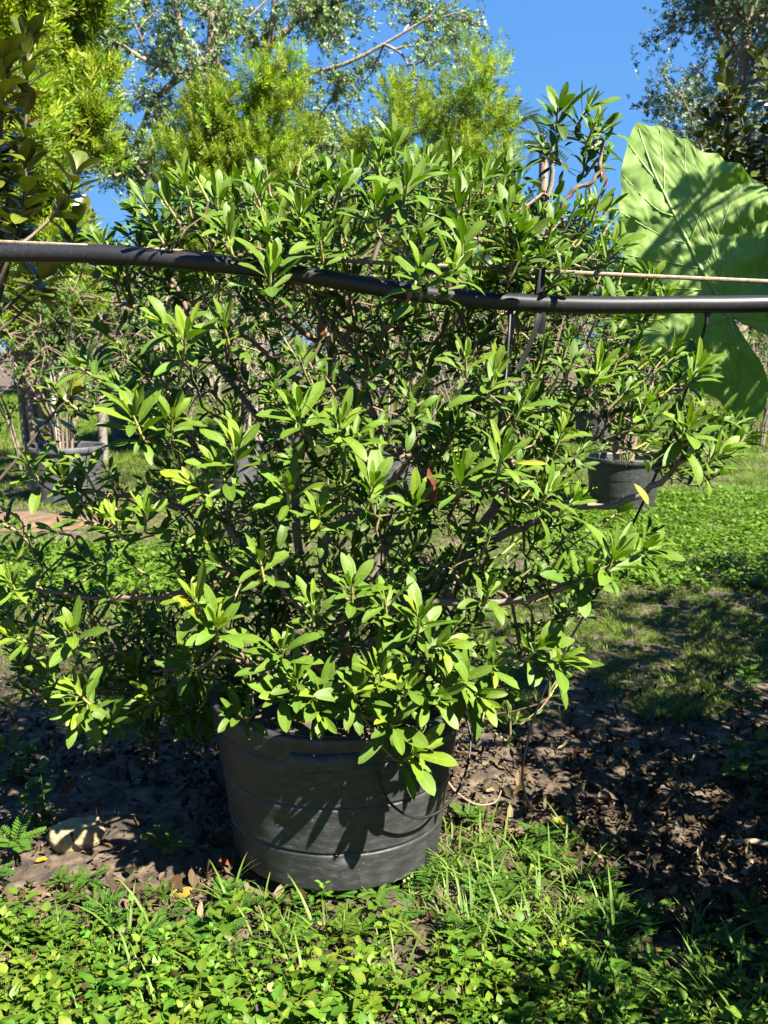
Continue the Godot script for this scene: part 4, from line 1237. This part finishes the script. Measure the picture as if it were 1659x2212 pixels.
func build_elephant_ear() -> void:
	var z_out := [[250, 70], [330, 95], [400, 92], [470, 120], [520, 170], [590, 185], [650, 245], [720, 275], [800, 280], [850, 335], [940, 345], [985, 400], [1020, 445], [1100, 480], [1160, 560], [1190, 680], [1215, 800], [1230, 950], [1240, 1100], [1245, 1250], [1235, 1380], [1200, 1480], [1120, 1500], [1040, 1465], [960, 1425], [905, 1400], [925, 1440], [1000, 1560], [1080, 1680], [1130, 1800], [1135, 1900], [1110, 1990], [1060, 2060], [980, 2090], [900, 2060], [840, 2010], [810, 1950], [720, 1900], [620, 1860], [500, 1830], [430, 1790], [370, 1740], [320, 1660], [270, 1560], [200, 1430], [150, 1330], [118, 1200], [110, 1080], [150, 950], [98, 850], [130, 700], [122, 600], [148, 550], [138, 430], [160, 320], [200, 170]]
	var org := zx([872, 1375])
	var ctr: Array = []
	var n := z_out.size()
	for i in n:
		var a := zx(z_out[(i + n - 1) % n])
		var b := zx(z_out[i])
		var c := zx(z_out[(i + 1) % n])
		var d := zx(z_out[(i + 2) % n])
		for k in 4:
			ctr.append(b.cubic_interpolate(c, a, d, k / 4.0))
	var o := P(org.x, org.y, 3.05)
	o.y = 0.0
	var t := thing("elephant_ear_plant", "huge pale green ruffled elephant-ear leaf standing upright at the right edge", "plant", o)
	var acc := Acc.new()
	var rings := 40
	var m := ctr.size()
	for r in rings + 1:
		for i in m:
			var q := org.lerp(ctr[i], pow(float(r) / rings, 0.8))
			acc.v.append(blade_point(q, 0.0) - o)
			acc.uv.append(Vector2(float(i) / m, float(r) / rings))
			var j := 1.0 + 0.22 * noise.get_noise_2d(q.x * 3.0, q.y * 3.0) + 0.15 * noise.get_noise_2d(q.x * 11.0, q.y * 11.0)
			acc.c.append(Color(0.2 * j, 0.3 * j, 0.08 * j))
	for r in rings:
		for i in m:
			var a := r * m + i
			var b := r * m + (i + 1) % m
			acc.idx.append_array(PackedInt32Array([a, b, a + m, b, b + m, a + m]))
	acc.n = normals_of(acc.v, acc.idx)
	var blade := part("blade", acc, M.blade, t)
	var veins := [
		[[[872, 1375], [790, 1230], [690, 1070], [600, 890], [520, 730], [430, 540], [370, 420], [300, 230], [262, 110]], 0.0075, 0.0012, "midrib"],
		[[[680, 1055], [500, 1020], [300, 985], [160, 960]], 0.0022, 0.0007, "vein"],
		[[[590, 885], [450, 850], [300, 770], [150, 680]], 0.0022, 0.0007, "vein"],
		[[[495, 700], [400, 665], [290, 570], [160, 430]], 0.0021, 0.0007, "vein"],
		[[[405, 490], [330, 400], [240, 280], [195, 215]], 0.0028, 0.001, "vein"],
		[[[432, 540], [432, 400], [420, 230], [405, 115]], 0.0019, 0.0007, "vein"],
		[[[535, 740], [560, 580], [572, 400], [575, 200]], 0.0019, 0.0007, "vein"],
		[[[600, 890], [650, 760], [720, 560], [790, 300]], 0.0019, 0.0007, "vein"],
		[[[700, 1080], [750, 930], [830, 750], [950, 420]], 0.0021, 0.0007, "vein"],
		[[[720, 1115], [860, 980], [1000, 750], [1120, 560]], 0.0021, 0.0007, "vein"],
		[[[780, 1210], [930, 1150], [1080, 1110], [1215, 1000]], 0.0021, 0.0007, "vein"],
		[[[780, 1210], [620, 1195], [450, 1195], [150, 1260]], 0.0021, 0.0007, "vein"],
		[[[872, 1375], [1000, 1380], [1120, 1410], [1210, 1430]], 0.004, 0.001, "vein"],
		[[[872, 1375], [905, 1500], [940, 1680], [930, 1850], [900, 2020]], 0.0055, 0.0012, "vein"],
		[[[925, 1600], [1000, 1720], [1090, 1850]], 0.0019, 0.0007, "vein"],
		[[[872, 1375], [720, 1440], [560, 1530], [360, 1650]], 0.0045, 0.001, "vein"],
		[[[640, 1480], [600, 1620], [560, 1800]], 0.0019, 0.0007, "vein"],
	]
	for v in veins:
		var pts := []
		for q in v[0]:
			var w := zx(q)
			pts.append(Vector3(w.x, w.y, 0))
		pts = smooth_path(pts, 8).map(func(p): return blade_point(Vector2(p.x, p.y), 0.0003) - o)
		acc = Acc.new()
		acc.tube(pts, taper(pts.size(), v[1], v[2]), 7, Color.WHITE)
		part(v[3], acc, M.rib, blade)
	acc = Acc.new()
	var pet := smooth_path([blade_point(org, 0.0) - o + Vector3(0, 0, -0.004), Vector3(0.1, 1.16, -0.1), Vector3(0.27, 1.02, -0.12), Vector3(0.43, 0.7, -0.1), Vector3(0.5, 0.3, -0.06), Vector3(0.52, -0.05, -0.05)], 6)
	acc.tube(pet, taper(pet.size(), 0.011, 0.028), 10, Color.WHITE)
	part("petiole", acc, M.rib, t)
	# a second, darker leaf seen edge on at the right edge
	var o2 := P(1700, 560, 2.75)
	o2.y = 0.0
	var t2 := thing("elephant_ear_plant", "second elephant-ear leaf, a dark green sliver cut by the right edge", "plant", o2)
	acc = Acc.new()
	var c2 := P(1775, 560, 2.75) - o2
	acc.add(leaf_shape(0.8, 0.45, 0.7, 0.4, 0.3, 14, 8, 0.12), Transform3D(frame(Vector3(-0.12, 1, 0.1), Vector3(0.6, 0.1, -0.8)) * Basis.from_scale(Vector3(0.42, 0.46, 0.46)), c2 - Vector3(-0.02, 0.24, 0)), Color(0.19, 0.29, 0.075))
	part("blade", acc, M.blade, t2)
	acc = Acc.new()
	pet = smooth_path([c2 - Vector3(-0.02, 0.24, 0), Vector3(0.08, 0.7, 0.0), Vector3(0.1, 0.3, 0), Vector3(0.1, -0.05, 0)], 5)
	acc.tube(pet, taper(pet.size(), 0.009, 0.022), 8, Color.WHITE)
	part("petiole", acc, M.rib, t2)

# ------------------------------------------------------------------ dark glossy shrubs at both sides
func glossy_shrub(label: String, at: Vector3, stems: Array, leaf: float, col: Color, singles: int, per: float) -> void:
	var t := thing("glossy_shrub", label, "shrub", at, "dark glossy shrubs")
	var leaves := []
	for s in stems:
		var pts := []
		for q in s[0]:
			pts.append(P(q[0], q[1], q[2]) - at)
		pts = smooth_path(pts, 7)
		var a := Acc.new()
		a.tube(pts, taper(pts.size(), s[1], s[1] * 0.45), 7, s[3] if s.size() > 3 else Color(0.12, 0.085, 0.06))
		part("branch", a, M.stem, t)
		var n := pts.size()
		var total := 0.0
		for i in range(1, n):
			total += pts[i].distance_to(pts[i - 1])
		var count := int(total * (1.0 - s[2]) / per)
		for k in count:
			var f := lerpf(s[2], 1.0, (k + 0.5) / count)
			var fi := f * (n - 1)
			var i := mini(int(fi), n - 2)
			var p: Vector3 = pts[i].lerp(pts[i + 1], fi - i)
			var tg: Vector3 = (pts[i + 1] - pts[i]).normalized()
			var sd := tg.cross(Vector3(0.2, 0.3, 1)).normalized()
			var az := k * 2.39996 + rr(-0.4, 0.4)
			var rad := sd * cos(az) + tg.cross(sd) * sin(az)
			var sp := lerpf(1.25, 0.45, pow(f, 3.0)) + rr(-0.2, 0.2)
			var d := (tg * cos(sp) + rad * sin(sp) + Vector3(0, rr(-0.25, 0.1), 0)).normalized()
			var l := leaf * rr(0.7, 1.15)
			var j := rr(0.7, 1.3)
			var cc := Color(col.r * j * rr(0.9, 1.25), col.g * j, col.b * j)
			if rng.randf() < 0.015:
				cc = Color(0.24, 0.12, 0.02)
				l *= 0.7
			leaves.append([Transform3D(frame(d, tg + Vector3(0, 0.5, 0) + rdir() * 0.3) * Basis.from_scale(Vector3.ONE * l), p), rng.randi() % 4, cc])
	var tones := []
	for k in 5:
		var j: float = [0.7, 0.85, 1.0, 1.15, 1.3][k]
		tones.append(leaf_mat(Color(col.r * j * [1.2, 0.95, 1.0, 1.15, 1.0][k], col.g * j, col.b * j).linear_to_srgb(), M.glossy.albedo_texture, 0.32, Color(0.5, 0.55, 0.1), false, 0.5))
	tones.append(leaf_mat(lin(0.26, 0.13, 0.02), M.glossy.albedo_texture, 0.4, Color(0.5, 0.55, 0.1), false, 0.5))

	var fol := Acc.new()
	for i in leaves.size():
		var l: Array = leaves[i]
		if i < singles:
			var k := 5 if l[2].r > l[2].g * 1.5 else rng.randi() % 5
			part_mesh("leaf", S.camellia_mesh[l[1]], tones[k], t).transform = l[0]
		else:
			fol.add(S.camellia[l[1]], l[0], l[2])
	if fol.v.size():
		stuff(part("foliage", fol, M.glossy, t))

func build_side_shrubs() -> void:
	var d := 2.75
	glossy_shrub("dark glossy broad-leaved shrub rising along the left edge above the pipe", Vector3(P(-80, 700, d).x, 0, -d), [
		[[[-60, 1300, d], [-30, 800, d], [10, 600, d], [50, 470, d], [55, 300, d], [60, 90, d]], 0.009, 0.36],
		[[[-60, 1300, d], [-50, 800, d], [-30, 500, d], [0, 300, d - 0.05], [10, 120, d - 0.05]], 0.009, 0.36],
		[[[-30, 700, d], [20, 560, d - 0.1], [80, 500, d - 0.1], [140, 440, d - 0.1], [165, 370, d - 0.1]], 0.006, 0.62, Color(0.34, 0.24, 0.18)],
		[[[-40, 620, d], [-60, 450, d], [-50, 250, d], [-40, 100, d]], 0.007, 0.2],
		[[[-30, 700, d], [90, 600, d], [150, 540, d], [165, 480, d]], 0.005, 0.6],
		[[[-60, 760, d], [40, 680, d], [75, 630, d], [95, 590, d]], 0.005, 0.4],
		[[[-40, 640, d], [-10, 520, d + 0.1], [20, 420, d + 0.1], [25, 330, d + 0.1]], 0.005, 0.2],
		[[[-60, 1100, d], [30, 1000, d], [110, 900, d], [160, 850, d]], 0.006, 0.5],
	], 0.09, Color(0.1, 0.125, 0.016), 220, 0.013)
	d = 3.9
	var st := []
	for k in 22:
		var x := rr(1560, 1780)
		var y := rr(120, 420)
		st.append([[[1720 + rr(-40, 60), 900, d + rr(-0.3, 0.3)], [1700 + (x - 1700) * 0.3, 600, d + rr(-0.3, 0.3)], [x + rr(-20, 20), (y + 600) * 0.5, d + rr(-0.3, 0.3)], [x, y, d + rr(-0.3, 0.3)]], 0.007, 0.55])
	for q in [[1520, 300], [1530, 250], [1545, 350], [1590, 210], [1640, 110]]:
		st.append([[[1700, 700, d], [1660, 480, d], [(q[0] + 1660) * 0.5, (q[1] + 480) * 0.5, d], [q[0], q[1], d]], 0.006, 0.4])
	glossy_shrub("dark olive small-leaved shrub at the right edge above the elephant-ear leaf", Vector3(P(1740, 750, d).x, 0, -d), st, 0.075, Color(0.07, 0.095, 0.02), 220, 0.014)

# ------------------------------------------------------------------ weeds, grass and litter
func weed_plant(hh: float, pairs: int, leaf: float) -> Array:
	var a := Acc.new()
	var lean := Vector3(rr(-0.25, 0.25), 1, rr(-0.25, 0.25))
	var pts := [Vector3(0, -0.005, 0)]
	for k in 3:
		pts.append(lean * hh * (k + 1) / 3.0 + rdir() * 0.004)
	a.tube(pts, [0.0016, 0.0014, 0.0012, 0.0009], 4, Color(0.8, 0.8, 0.9), false)
	for k in pairs:
		var f := (k + 1.0) / pairs
		var p := lean * hh * f
		for s in 2:
			var az := k * PI / 2 + s * PI + rr(-0.4, 0.4)
			var el := lerpf(0.1, 0.55, f) + rr(-0.3, 0.3)
			var d := Vector3(cos(az) * cos(el), sin(el), sin(az) * cos(el))
			var l := leaf * rr(0.7, 1.15) * (1.0 if k < pairs - 1 else 0.8)
			var j := rr(0.75, 1.2)
			a.add(S.weed[rng.randi() % 3], Transform3D(frame(d, Vector3.UP + rdir() * 0.3) * Basis.from_scale(Vector3.ONE * l), p + d * 0.006), Color(j * rr(0.9, 1.15), j, j))
	return a.shape()

func fern_weed(branches: int, length: float) -> Array:
	# chamber-bitter like weed: spreading branchlets with two ranks of little oval leaflets
	var a := Acc.new()
	var hh := length * rr(0.5, 0.9)
	a.tube([Vector3(0, -0.005, 0), Vector3(0.003, hh * 0.5, 0), Vector3(0, hh, 0.002)], [0.0016, 0.0013, 0.0008], 4, Color(0.9, 0.7, 0.6), false)
	for b in branches:
		var az := b * 2.39996 + rr(-0.3, 0.3)
		var el := rr(0.15, 0.7)
		var d := Vector3(cos(az) * cos(el), sin(el), sin(az) * cos(el))
		var p0 := Vector3(0, hh * lerpf(0.45, 1.0, float(b) / branches), 0)
		var ln := length * rr(0.7, 1.1)
		var side := d.cross(Vector3.UP).normalized()
		a.tube([p0, p0 + d * ln * 0.5 + Vector3(0, 0.002, 0), p0 + d * ln - Vector3(0, ln * 0.12, 0)], [0.0008, 0.0006, 0.0004], 3, Color(0.9, 0.8, 0.7), false)
		for k in 9:
			var f := (k + 1.0) / 9.5
			var p := p0 + d * ln * f - Vector3(0, ln * 0.12 * f * f, 0)
			for s in [-1.0, 1.0]:
				var l := ln * lerpf(0.2, 0.3, sin(f * PI)) * rr(0.9, 1.1)
				var j := rr(0.85, 1.15)
				a.add(S.leaflet, Transform3D(frame(side * s + d * 0.45 + Vector3(0, 0.15, 0), Vector3.UP + rdir() * 0.15) * Basis.from_scale(Vector3.ONE * l), p), Color(j, j, j))
		
	return a.shape()

func grass_tuft(n: int, length: float) -> Array:
	var a := Acc.new()
	for k in n:
		var az := rr(0, TAU)
		var lean := rr(0.05, 0.6)
		var d := Vector3(cos(az) * sin(lean), cos(lean), sin(az) * sin(lean))
		var l := length * rr(0.5, 1.15)
		var j := rr(0.7, 1.25)
		a.add(S.blade, Transform3D(frame(d, -Vector3(cos(az), -0.4, sin(az))) * Basis.from_scale(Vector3(l * 0.9, l, l)) * Basis(Vector3.UP, 0.0), Vector3(rr(-0.01, 0.01), -0.004, rr(-0.01, 0.01))), Color(j * rr(0.9, 1.2), j, j))
	return a.shape()

func weed_line(px: float) -> float:
	# picture height of the upper border of the dense weeds
	var q := [[-200, 1915], [200, 1900], [450, 1935], [600, 1930], [900, 1890], [985, 1810], [1150, 1800], [1260, 1930], [1400, 1985], [1900, 2010]]
	for i in q.size() - 1:
		if px <= q[i + 1][0]:
			return lerpf(q[i][1], q[i + 1][1], clampf((px - q[i][0]) / float(q[i + 1][0] - q[i][0]), 0, 1))
	return 2010.0

func spin(s: float) -> Basis:
	return (Basis(Vector3.UP, rr(0, TAU)) * Basis(Vector3.RIGHT, rr(-0.2, 0.2))).scaled(Vector3.ONE * s)

func build_floor_plants() -> void:
	# dead leaves on the soil
	var a := Acc.new()
	var pot_xz := Vector2(P(727, 1700, 2.26).x, -2.26)
	var tones := [Color(0.06, 0.041, 0.022), Color(0.085, 0.06, 0.034), Color(0.12, 0.088, 0.054), Color(0.04, 0.027, 0.015), Color(0.18, 0.137, 0.09), Color(0.075, 0.042, 0.02), Color(0.075, 0.057, 0.036)]
	var count := 0
	while count < 9000:
		var px := rr(-250, 1900)
		var py := 1440.0 + 900.0 * rng.randf()
		var q := G(px, py)
		if Vector2(q.x, q.z).distance_to(pot_xz) < 0.262:
			continue
		var dens := 1.0
		if px < 420 and py > 1700 and py < 1930:
			dens = 0.25
		if py > weed_line(px) + 40:
			dens = 0.35
		if py < 1560:
			dens = 0.4
		if rng.randf() > dens:
			continue
		count += 1
		var l := rr(0.014, 0.04) if rng.randf() < 0.8 else rr(0.04, 0.068)
		var c: Color = tones[rng.randi() % 7]
		var j := rr(0.7, 1.25)
		var up := (Vector3.UP + rdir() * 0.55).normalized()
		var b := frame(Basis(Vector3.UP, rr(0, TAU)) * Vector3(1, rr(-0.25, 0.3), 0), up) * Basis.from_scale(Vector3.ONE * l)
		a.add(S.dead[rng.randi() % 5], Transform3D(b, q + Vector3(0, rr(0.003, 0.022), 0)), Color(c.r * j, c.g * j, c.b * j))
	var o: Node3D = part("leaf_litter", a, M.dead, self)
	tag(o, "brown dead leaves strewn over the soil around the front pot", "leaf litter")
	stuff(o)

	# broad-leaved weeds in front
	var kinds := []
	for k in 8:
		kinds.append(weed_plant(rr(0.025, 0.08), 2 + k % 4, [0.018, 0.034, 0.024, 0.03, 0.014, 0.027, 0.038, 0.021][k]))
	a = Acc.new()
	count = 0
	while count < 1150:
		var px := rr(-200, 1860)
		var py := 1780.0 + 560.0 * sqrt(rng.randf())
		var edge := weed_line(px) + (40.0 if px < 950 else 100.0) + 40.0 * noise.get_noise_1d(px * 3.0)
		if py < edge or (py < edge + 80.0 and rng.randf() < 0.5):
			continue
		# bare gaps with litter
		if noise.get_noise_2d(px * 1.1 + 300.0, py * 1.6) > 0.03:
			continue
		if Vector2((px - 880.0) / 95.0, (py - 2010.0) / 120.0).length() < 1.0 and rng.randf() < 0.85:
			continue
		count += 1
		var j := rr(0.75, 1.25)
		a.add(kinds[rng.randi() % 8], Transform3D(spin(rr(0.55, 1.2)), G(px, py)), Color(0.155 * j * rr(0.75, 1.35), 0.29 * j, 0.03 * j))
	o = part("weed_cover", a, M.weed, self)
	tag(o, "mat of bright green broad-leaved weeds along the foreground", "weeds")
	stuff(o)
	# feathery weeds
	kinds = []
	for k in 6:
		kinds.append(fern_weed(4 + k % 4, rr(0.04, 0.06)))
	a = Acc.new()
	count = 0
	while count < 120:
		var px := rr(-150, 1800)
		var py := 1770.0 + 420.0 * rng.randf()
		var edge := weed_line(px)
		var lim := 150.0 if px < 1000 else 260.0
		if py < edge or py > edge + lim:
			continue
		count += 1
		var j := rr(0.8, 1.2)
		a.add(kinds[rng.randi() % 6], Transform3D(spin(rr(0.7, 1.25)), G(px, py)), Color(0.095 * j * rr(0.8, 1.3), 0.215 * j, 0.03 * j))
	o = part("feathery_weeds", a, M.weed, self)
	tag(o, "feathery small-leafleted weeds between the litter and the broad-leaved weeds", "weeds")
	stuff(o)
	# grass blades among the weeds right of the pot
	a = Acc.new()
	for k in 330:
		var px := rr(930, 1330)
		var py := rr(1830, 2100)
		if k > 110:
			px = rr(-100, 1760)
			py = weed_line(px) + rr(10, 330)
		a.add(grass_tuft(5, rr(0.06, 0.15)), Transform3D(spin(1.0), G(px, py)), Color(0.12, 0.2, 0.03))
	o = part("wild_grass", a, M.grass, self)
	tag(o, "thin wild grass blades growing among the weeds, thickest right of the pot", "grass")
	stuff(o)
	# lawn behind
	var tuft := Acc.new()
	tuft.add(grass_tuft(16, 0.06), Transform3D.IDENTITY, Color.WHITE)
	for k in 3:
		tuft.add(grass_tuft(12, 0.055), Transform3D(Basis(Vector3.UP, k * 2.0), Vector3(0.05 * cos(k * 2.1), 0, 0.05 * sin(k * 2.1))), Color.WHITE)
	var xs := []
	var cols := []
	while xs.size() < 21000:
		var z := -3.1 - 22.0 * pow(rng.randf(), 1.7)
		var x := rr(-1, 1) * (1.0 + -z * 0.55)
		var near := clampf((-3.0 - z) / 0.9 + noise.get_noise_2d(x * 60.0, z * 60.0), 0, 1)
		if x < -0.6:
			near = clampf((-3.1 - z) / 0.8 + noise.get_noise_2d(x * 60.0, z * 60.0), 0, 1)
		if rng.randf() > near:
			continue
		if Vector2((x + 2.7) / 0.85, (z + 6.85) / 0.42).length() < 0.95:
			continue
		xs.append(Transform3D(spin(rr(0.6, 1.2) * maxf(1.0, -z / 6.0)), Vector3(x, gh(x, z), z)))
		var j := rr(0.75, 1.25)
		cols.append(Color(0.115 * j * rr(0.85, 1.3), 0.18 * j, 0.025 * j))
	o = multi("lawn_grass", tuft.mesh(), M.grass, xs, cols, self)
	tag(o, "short green grass of the lawn between the nursery rows", "grass")
	# low leafy ground cover in the sunny strips
	var mat_ := Acc.new()
	for k in 7:
		mat_.add(weed_plant(rr(0.03, 0.06), 2, 0.04), Transform3D(Basis(Vector3.UP, k * 1.3), Vector3(rr(-0.1, 0.1), 0, rr(-0.1, 0.1))), Color.WHITE)
	xs = []
	cols = []
	for k in 2600:
		var z := rr(-8.2, -4.9)
		var x := rr(0.9, 4.6)
		if rng.randf() < 0.35:
			x = rr(-3.6, -0.8)
			z = rr(-5.9, -4.6)
		xs.append(Transform3D(spin(rr(0.7, 1.2)), Vector3(x, 0, z)))
		var j := rr(0.75, 1.25)
		cols.append(Color(0.15 * j, 0.27 * j, 0.028 * j))
	o = multi("clover_cover", mat_.mesh(), M.weed, xs, cols, self)
	tag(o, "bright leafy ground cover on the sunny lawn strips", "ground cover")

# ------------------------------------------------------------------ small things
func build_small_things() -> void:
	# stone left of the pot
	var a := Acc.new()
	var q := G(165, 1822)
	var rings := 12
	var seg := 20
	for i in rings + 1:
		for k in seg:
			var th := PI * i / rings
			var ph := TAU * k / seg
			var d := Vector3(sin(th) * cos(ph), cos(th), sin(th) * sin(ph))
			var r := 1.0 + 0.22 * noise.get_noise_3d(d.x * 60, d.y * 60, d.z * 60)
			var box := maxf(absf(d.x), maxf(absf(d.y), absf(d.z)))
			d = d * r * lerpf(1.0, 1.0 / box, 0.45)
			a.v.append(Vector3(d.x * 0.068, d.y * 0.034 + 0.008 * d.x, d.z * 0.045))
			a.uv.append(Vector2.ZERO)
			a.c.append(Color.WHITE)
	for i in rings:
		for k in seg:
			var b := i * seg + k
			var c := i * seg + (k + 1) % seg
			a.idx.append_array(PackedInt32Array([b, c, b + seg, c, c + seg, b + seg]))
	a.n = normals_of(a.v, a.idx)
	var s := single("stone", a, M.stone, "pale yellowish stone lying on bare soil left of the front pot", "stone")
	s.position = q + Vector3(0, 0.024, 0)
	s.rotation.y = 0.15
	# twig reaching out from the pot's right side
	a = Acc.new()
	var o := G(1040, 1750)
	var tw := smooth_path([P(968, 1690, 2.28) - o, P(990, 1715, 2.28) - o, P(1030, 1738, 2.3) - o, P(1070, 1732, 2.32) - o, P(1085, 1700, 2.34) - o, P(1088, 1685, 2.34) - o], 5)
	a.tube(tw, taper(tw.size(), 0.0038, 0.002), 6, Color(0.25, 0.17, 0.12))
	a.tube([tw[8], tw[8] + Vector3(-0.004, -0.03, 0.005)], [0.0025, 0.0015], 5, Color(0.25, 0.17, 0.12))
	s = single("dry_twig", a, M.stem, "bent bare twig sticking out low beside the front pot's right side", "twig")
	s.position = o
	# a dry stick at the right edge
	a = Acc.new()
	o = G(1640, 1850)
	tw = smooth_path([G(1585, 1836) - o + Vector3(0, 0.02, 0), G(1630, 1840) - o + Vector3(0, 0.03, 0), G(1700, 1858) - o + Vector3(0, 0.03, 0), G(1800, 1890) - o + Vector3(0, 0.012, 0)], 4)
	a.tube(tw, taper(tw.size(), 0.007, 0.009), 7, Color(0.4, 0.33, 0.2))
	s = single("dry_stick", a, M.stem, "pale dry stick lying on the litter at the right edge", "stick")
	s.position = o
	# noticeable fallen leaves
	var fallen := [
		[520, 1885, 0.11, Color(0.42, 0.13, 0.05), 3, 0.6, "orange-brown curled leaf lying against the front pot's lower left", 0.05],
		[395, 1935, 0.06, Color(0.45, 0.3, 0.04), 2, 0.1, "dull yellow fallen leaf at the weeds' edge left of the pot", 0.01],
		[90, 1862, 0.03, Color(0.6, 0.36, 0.03), 2, 0.5, "small bright yellow fallen leaf on bare soil below the stone", 0.01],
		[1178, 1735, 0.045, Color(0.65, 0.48, 0.04), 2, 1.3, "bright yellow fallen leaf standing in the litter right of the pot", 0.02],
		[1210, 1795, 0.055, Color(0.5, 0.45, 0.06), 2, 0.0, "yellow-green fallen leaf beside the feathery weeds right of the pot", 0.03],
		[240, 1715, 0.05, Color(0.5, 0.24, 0.06), 0, 0.3, "yellow and orange fallen leaf in the shade behind the stone", 0.02],
		[150, 1720, 0.06, Color(0.36, 0.13, 0.07), 1, 0.9, "reddish fallen leaf between stone and shrub at left", 0.02],
		[105, 1790, 0.07, Color(0.28, 0.12, 0.06), 1, 2.0, "red-brown curled leaf leaning on the stone's left side", 0.02],
		[1340, 1565, 0.06, Color(0.34, 0.33, 0.3), 2, 1.2, "pale grey fallen leaf alone in the dark litter right of the shrub", 0.02],
		[600, 1905, 0.07, Color(0.36, 0.26, 0.19), 0, 2.4, "tan curled leaf in the litter touching the pot's front foot", 0.02],
	]
	for f in fallen:
		a = Acc.new()
		var up := (Vector3.UP + Vector3(0, 0, 0.9) + rdir() * 0.3).normalized()
		a.add(S.dead[f[4]], Transform3D(frame(Vector3(cos(f[5]), 0.15, -sin(f[5])), up) * Basis.from_scale(Vector3.ONE * f[2]), Vector3(-0.5 * f[2] * cos(f[5]), 0, 0.5 * f[2] * sin(f[5]))), Color(f[3].r * 0.5, f[3].g * 0.5, f[3].b * 0.5))
		s = single("fallen_leaf", a, M.dead, f[6], "leaf", "noticeable fallen leaves")
		s.position = G(f[0], f[1]) + Vector3(0, f[7], 0)
	# single seedlings
	for f in [[365, 1850, 1.25, "lone feathery seedling on bare soil left of the front pot"], [30, 1855, 1.7, "feathery weed clump at the left edge beside the stone"], [1005, 1790, 1.3, "feathery weed at the front pot's lower right foot"], [1165, 1830, 1.4, "tall feathery weed standing over the litter right of the pot"]]:
		a = Acc.new()
		a.add(fern_weed(7, 0.055), Transform3D(spin(f[2]), Vector3.ZERO), Color(0.11, 0.23, 0.028))
		s = single("feathery_seedling", a, M.weed, f[3], "weed", "single feathery seedlings")
		s.position = G(f[0], f[1])
	for f in [[60, 1790, 1.7, "leafy weed clump at the left edge above the stone"], [40, 1700, 1.9, "leafy weed at the left edge under the azalea"], [1620, 1700, 2.0, "leafy weed in deep shade at the right edge"], [1600, 1520, 2.2, "leafy weed at the right edge where litter meets lawn"]]:
		a = Acc.new()
		for k in 4:
			a.add(weed_plant(rr(0.06, 0.1), 4, 0.034), Transform3D(spin(f[2] * rr(0.6, 0.9)), Vector3(rr(-0.05, 0.05), 0, rr(-0.04, 0.04))), Color(0.1, 0.2, 0.025))
		s = single("leafy_weed", a, M.weed, f[3], "weed", "leafy weeds in the litter")
		s.position = G(f[0], f[1])
	# posts
	for f in [[110, 7.9, 0.022, 1.05, "white plastic standpipe beside the left rear pot", M.white_plastic, "white_standpipe", "pipe"], [1661, 14.0, 0.035, 1.75, "grey post behind the elephant-ear leaf at the right edge", M.grey_post, "grey_post", "post"], [215, 10.5, 0.05, 1.9, "weathered wooden post seen through the left of the azalea", M.grey_post, "wooden_post", "post"]]:
		var p := P(f[0], 800, f[1])
		a = Acc.new()
		var r: float = f[2]
		a.tube([Vector3(0, -0.1, 0), Vector3(0, f[3] * 0.5, 0), Vector3(0.01, f[3] - 0.01, 0), Vector3(0.01, f[3], 0)], [r, r, r, r * 0.8], 12, Color.WHITE)
		s = single(f[6], a, f[5], f[4], f[7])
		s.position = Vector3(p.x, 0, p.z)
